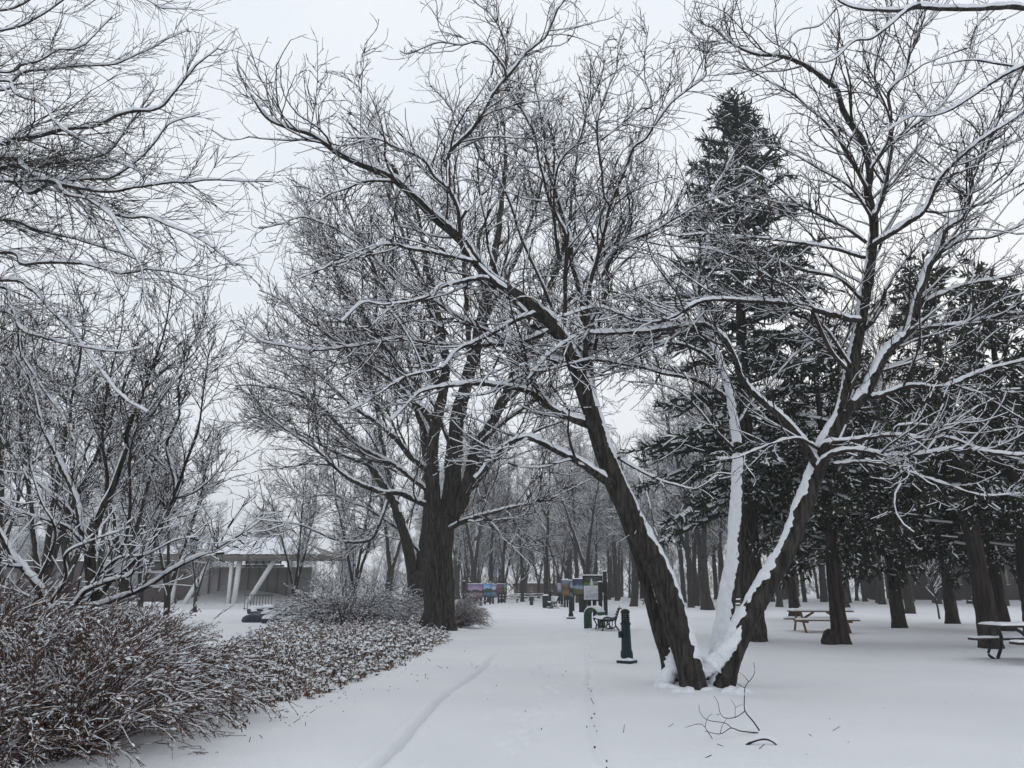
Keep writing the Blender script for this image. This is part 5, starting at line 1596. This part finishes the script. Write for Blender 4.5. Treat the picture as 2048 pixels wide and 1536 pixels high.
# ================================================================== stream, litter, fallen wood
def small_things():
    r = np.random.default_rng(77)
    st = gpoly([(498, 1212), (560, 1216), (600, 1232), (580, 1250), (530, 1248), (500, 1240)])
    g = Geo()
    c = st.mean(0)
    g.add(np.vstack([np.c_[st, np.full(len(st), 0.10)], [[c[0], c[1], 0.10]]]), None, [[i, (i + 1) % len(st), len(st)] for i in range(len(st))])
    tag(g.build('stream', 'rock', None), 'dark open water of a little stream between snowy rocks', 'stream', kind='structure')
    for k in range(34):
        px, py = r.uniform(500, 590), r.uniform(1208, 1252)
        p = ground(px, py)
        s_ = r.uniform(.22, .6)
        o = thing('stream_rock', 'dark rounded rock at the edge of the little stream', 'rock', (p[0], p[1], .10), r.random() * 6, 'rocks along the little stream')
        a = np.linspace(0, 2 * PI, 10)[:-1]
        j = 1 + .2 * np.sin(a * 2 + r.random() * 6) + .12 * np.sin(a * 3 + r.random() * 6)
        g = Geo(); g.rings([np.stack([s_ * q * j * np.cos(a), s_ * .8 * q * j * np.sin(a), np.full(9, s_ * z)], 1) for q, z in ((.85, -.3), (1, 0), (.92, .25), (.6, .42), (.1, .48))]); g.build('stone', 'rock', o)
        if r.random() < .5:
            g = Geo(); g.rings([np.stack([s_ * q * j * np.cos(a), s_ * .8 * q * j * np.sin(a), np.full(9, s_ * z)], 1) for q, z in ((.93, .24), (.85, .42), (.55, .58), (.05, .62))]); g.build('snow', 'snow', o, smooth=True)
    # fallen branch in the snow
    def G_(px, py, z=0.0):
        p = ground(px, py); return p
    base = ground(1520, 1460)
    T = Tree(88)
    Yb = base[1]
    def tw(pts, r0, r1, dy=(0, 0)):
        T.limb([(a, b) for a, b in pts], r0, r1, (Yb + dy[0], Yb + dy[1]), spawnable=False, hs=.006, wob=.0, sides=6, thick=False, snow=False)
    tw([(1519, 1461), (1506, 1442), (1490, 1422), (1489, 1395), (1491, 1372), (1505, 1355), (1510, 1340), (1507, 1325)], .0085, .003)
    tw([(1490, 1376), (1475, 1368), (1460, 1360), (1440, 1352)], .005, .0025, (0, -.3))
    tw([(1497, 1363), (1488, 1352), (1478, 1344)], .004, .002, (0, .2))
    tw([(1490, 1422), (1472, 1434), (1450, 1436), (1440, 1425), (1436, 1405), (1428, 1392)], .006, .0025, (0, -.25))
    tw([(1470, 1436), (1470, 1412), (1462, 1400)], .004, .002, (-.1, .1))
    tw([(1471, 1415), (1485, 1408)], .003, .002, (0, .1))
    tw([(1516, 1466), (1480, 1462), (1462, 1456), (1440, 1468), (1410, 1462)], .008, .003, (-.1, -.5))
    tw([(1462, 1455), (1450, 1446), (1415, 1440), (1400, 1425), (1398, 1410)], .005, .0025, (-.3, -.6))
    tw([(1425, 1478), (1408, 1452), (1395, 1448), (1370, 1455)], .005, .0025, (-.7, -.8))
    tw([(1410, 1455), (1415, 1435), (1425, 1428)], .004, .002, (-.7, -.5))
    tw([(1440, 1468), (1445, 1450), (1455, 1435)], .004, .002, (-.4, -.1))
    T.build('fallen_branch', 'thin fallen twiggy branch sticking up out of the smooth snow', 'branch', base, 'bark', 'twig')
    b2 = ground(1522, 1486)
    T = Tree(89)
    P_ = [at(px, py, b2[1]) for px, py in ((1492, 1491), (1508, 1482), (1525, 1478), (1540, 1480), (1553, 1489))]
    T.limb(P_, .014, .010, spawnable=False, hs=.012, wob=0, sides=8, thick=False)
    T.build('curved_stick', 'short curved dark stick arched over the snow beside the fallen branch', 'stick', (b2[0], b2[1], 0), 'bark', 'twig')
    # leaf litter and twig bits scattered on the snow
    g = Geo()
    spots = []
    for k in range(44):
        i = int(r.integers(0, len(TRACK)))
        spots.append((TRACK[i][0] + r.normal(0, .05), TRACK[i][1] + r.normal(0, .15), r.uniform(.005, .016)))
    for k in range(16):
        p = ground(r.uniform(960, 1240), r.uniform(1245, 1480)); spots.append((p[0], p[1], r.uniform(.004, .010)))
    for k in range(18):
        p = ground(r.uniform(1240, 2040), r.uniform(1280, 1520)); spots.append((p[0], p[1], r.uniform(.004, .009)))
    for k in range(60):
        t_ = r.random()
        p = ground(500 + 400 * t_ + r.normal(20, 25), 1440 - 150 * t_ + r.normal(15, 12)); spots.append((p[0], p[1], r.uniform(.006, .014)))
    for (x, y, s_) in spots:
        z = gz0(np.array([x]), np.array([y]))[0] - .02
        n_ = 5
        a = r.random() * 6 + np.arange(n_) / n_ * 6.283
        rr = s_ * r.uniform(.5, 1.3, n_)
        V = np.stack([x + rr * np.cos(a), y + rr * 1.6 * np.sin(a), z + .012 + r.uniform(0, .018, n_)], 1)
        V = np.vstack([V, [[x, y, z + .03]], [[x, y, z]]])
        g.add(V, None, [[q, (q + 1) % n_, n_] for q in range(n_)] + [[(q + 1) % n_, q, n_ + 1] for q in range(n_)])
    for k in range(20):
        if k < 11:
            t_ = r.random(); p = ground(500 + 420 * t_ + r.normal(30, 25), 1445 - 150 * t_ + abs(r.normal(18, 20)))
        else:
            p = ground(r.uniform(1180, 1700), r.uniform(1400, 1520))
        a = r.random() * 6.28; L_ = r.uniform(.03, .15)
        z = gz0(np.array([p[0]]), np.array([p[1]]))[0]
        q = np.array([p[0], p[1], z - .01])
        g.bar(q, q + np.array([math.cos(a) * L_, math.sin(a) * L_, r.uniform(.01, .08)]), .006, .006)
    tag(g.build('leaf_litter', 'litter', None), 'dead leaf bits and twig ends scattered on the path snow', 'leaf litter', kind='stuff')


# ================================================================== air
def haze():
    g = Geo()
    g.box((0, 180, 16.5), (612, 452, 37))
    m_ = bpy.data.materials.new('haze')
    m_.use_nodes = True
    t_ = m_.node_tree
    t_.nodes.clear()
    o_ = t_.nodes.new('ShaderNodeOutputMaterial')
    v = t_.nodes.new('ShaderNodeVolumePrincipled')
    v.inputs['Color'].default_value = (.97, .98, 1, 1)
    v.inputs['Density'].default_value = .0017
    v.inputs['Anisotropy'].default_value = .2
    t_.links.new(v.outputs[0], o_.inputs['Volume'])
    o = g.build('haze', m_, None)
    tag(o, 'thin pale winter haze over the whole park', 'haze', kind='stuff')


hero()
overhang_left()
overhang_right()
big_tree()
shrub_trees()
background()
shrubs()
hedge()
bollards()
benches()
tables()
signs()
buildings()
make_ground()
small_things()
haze()
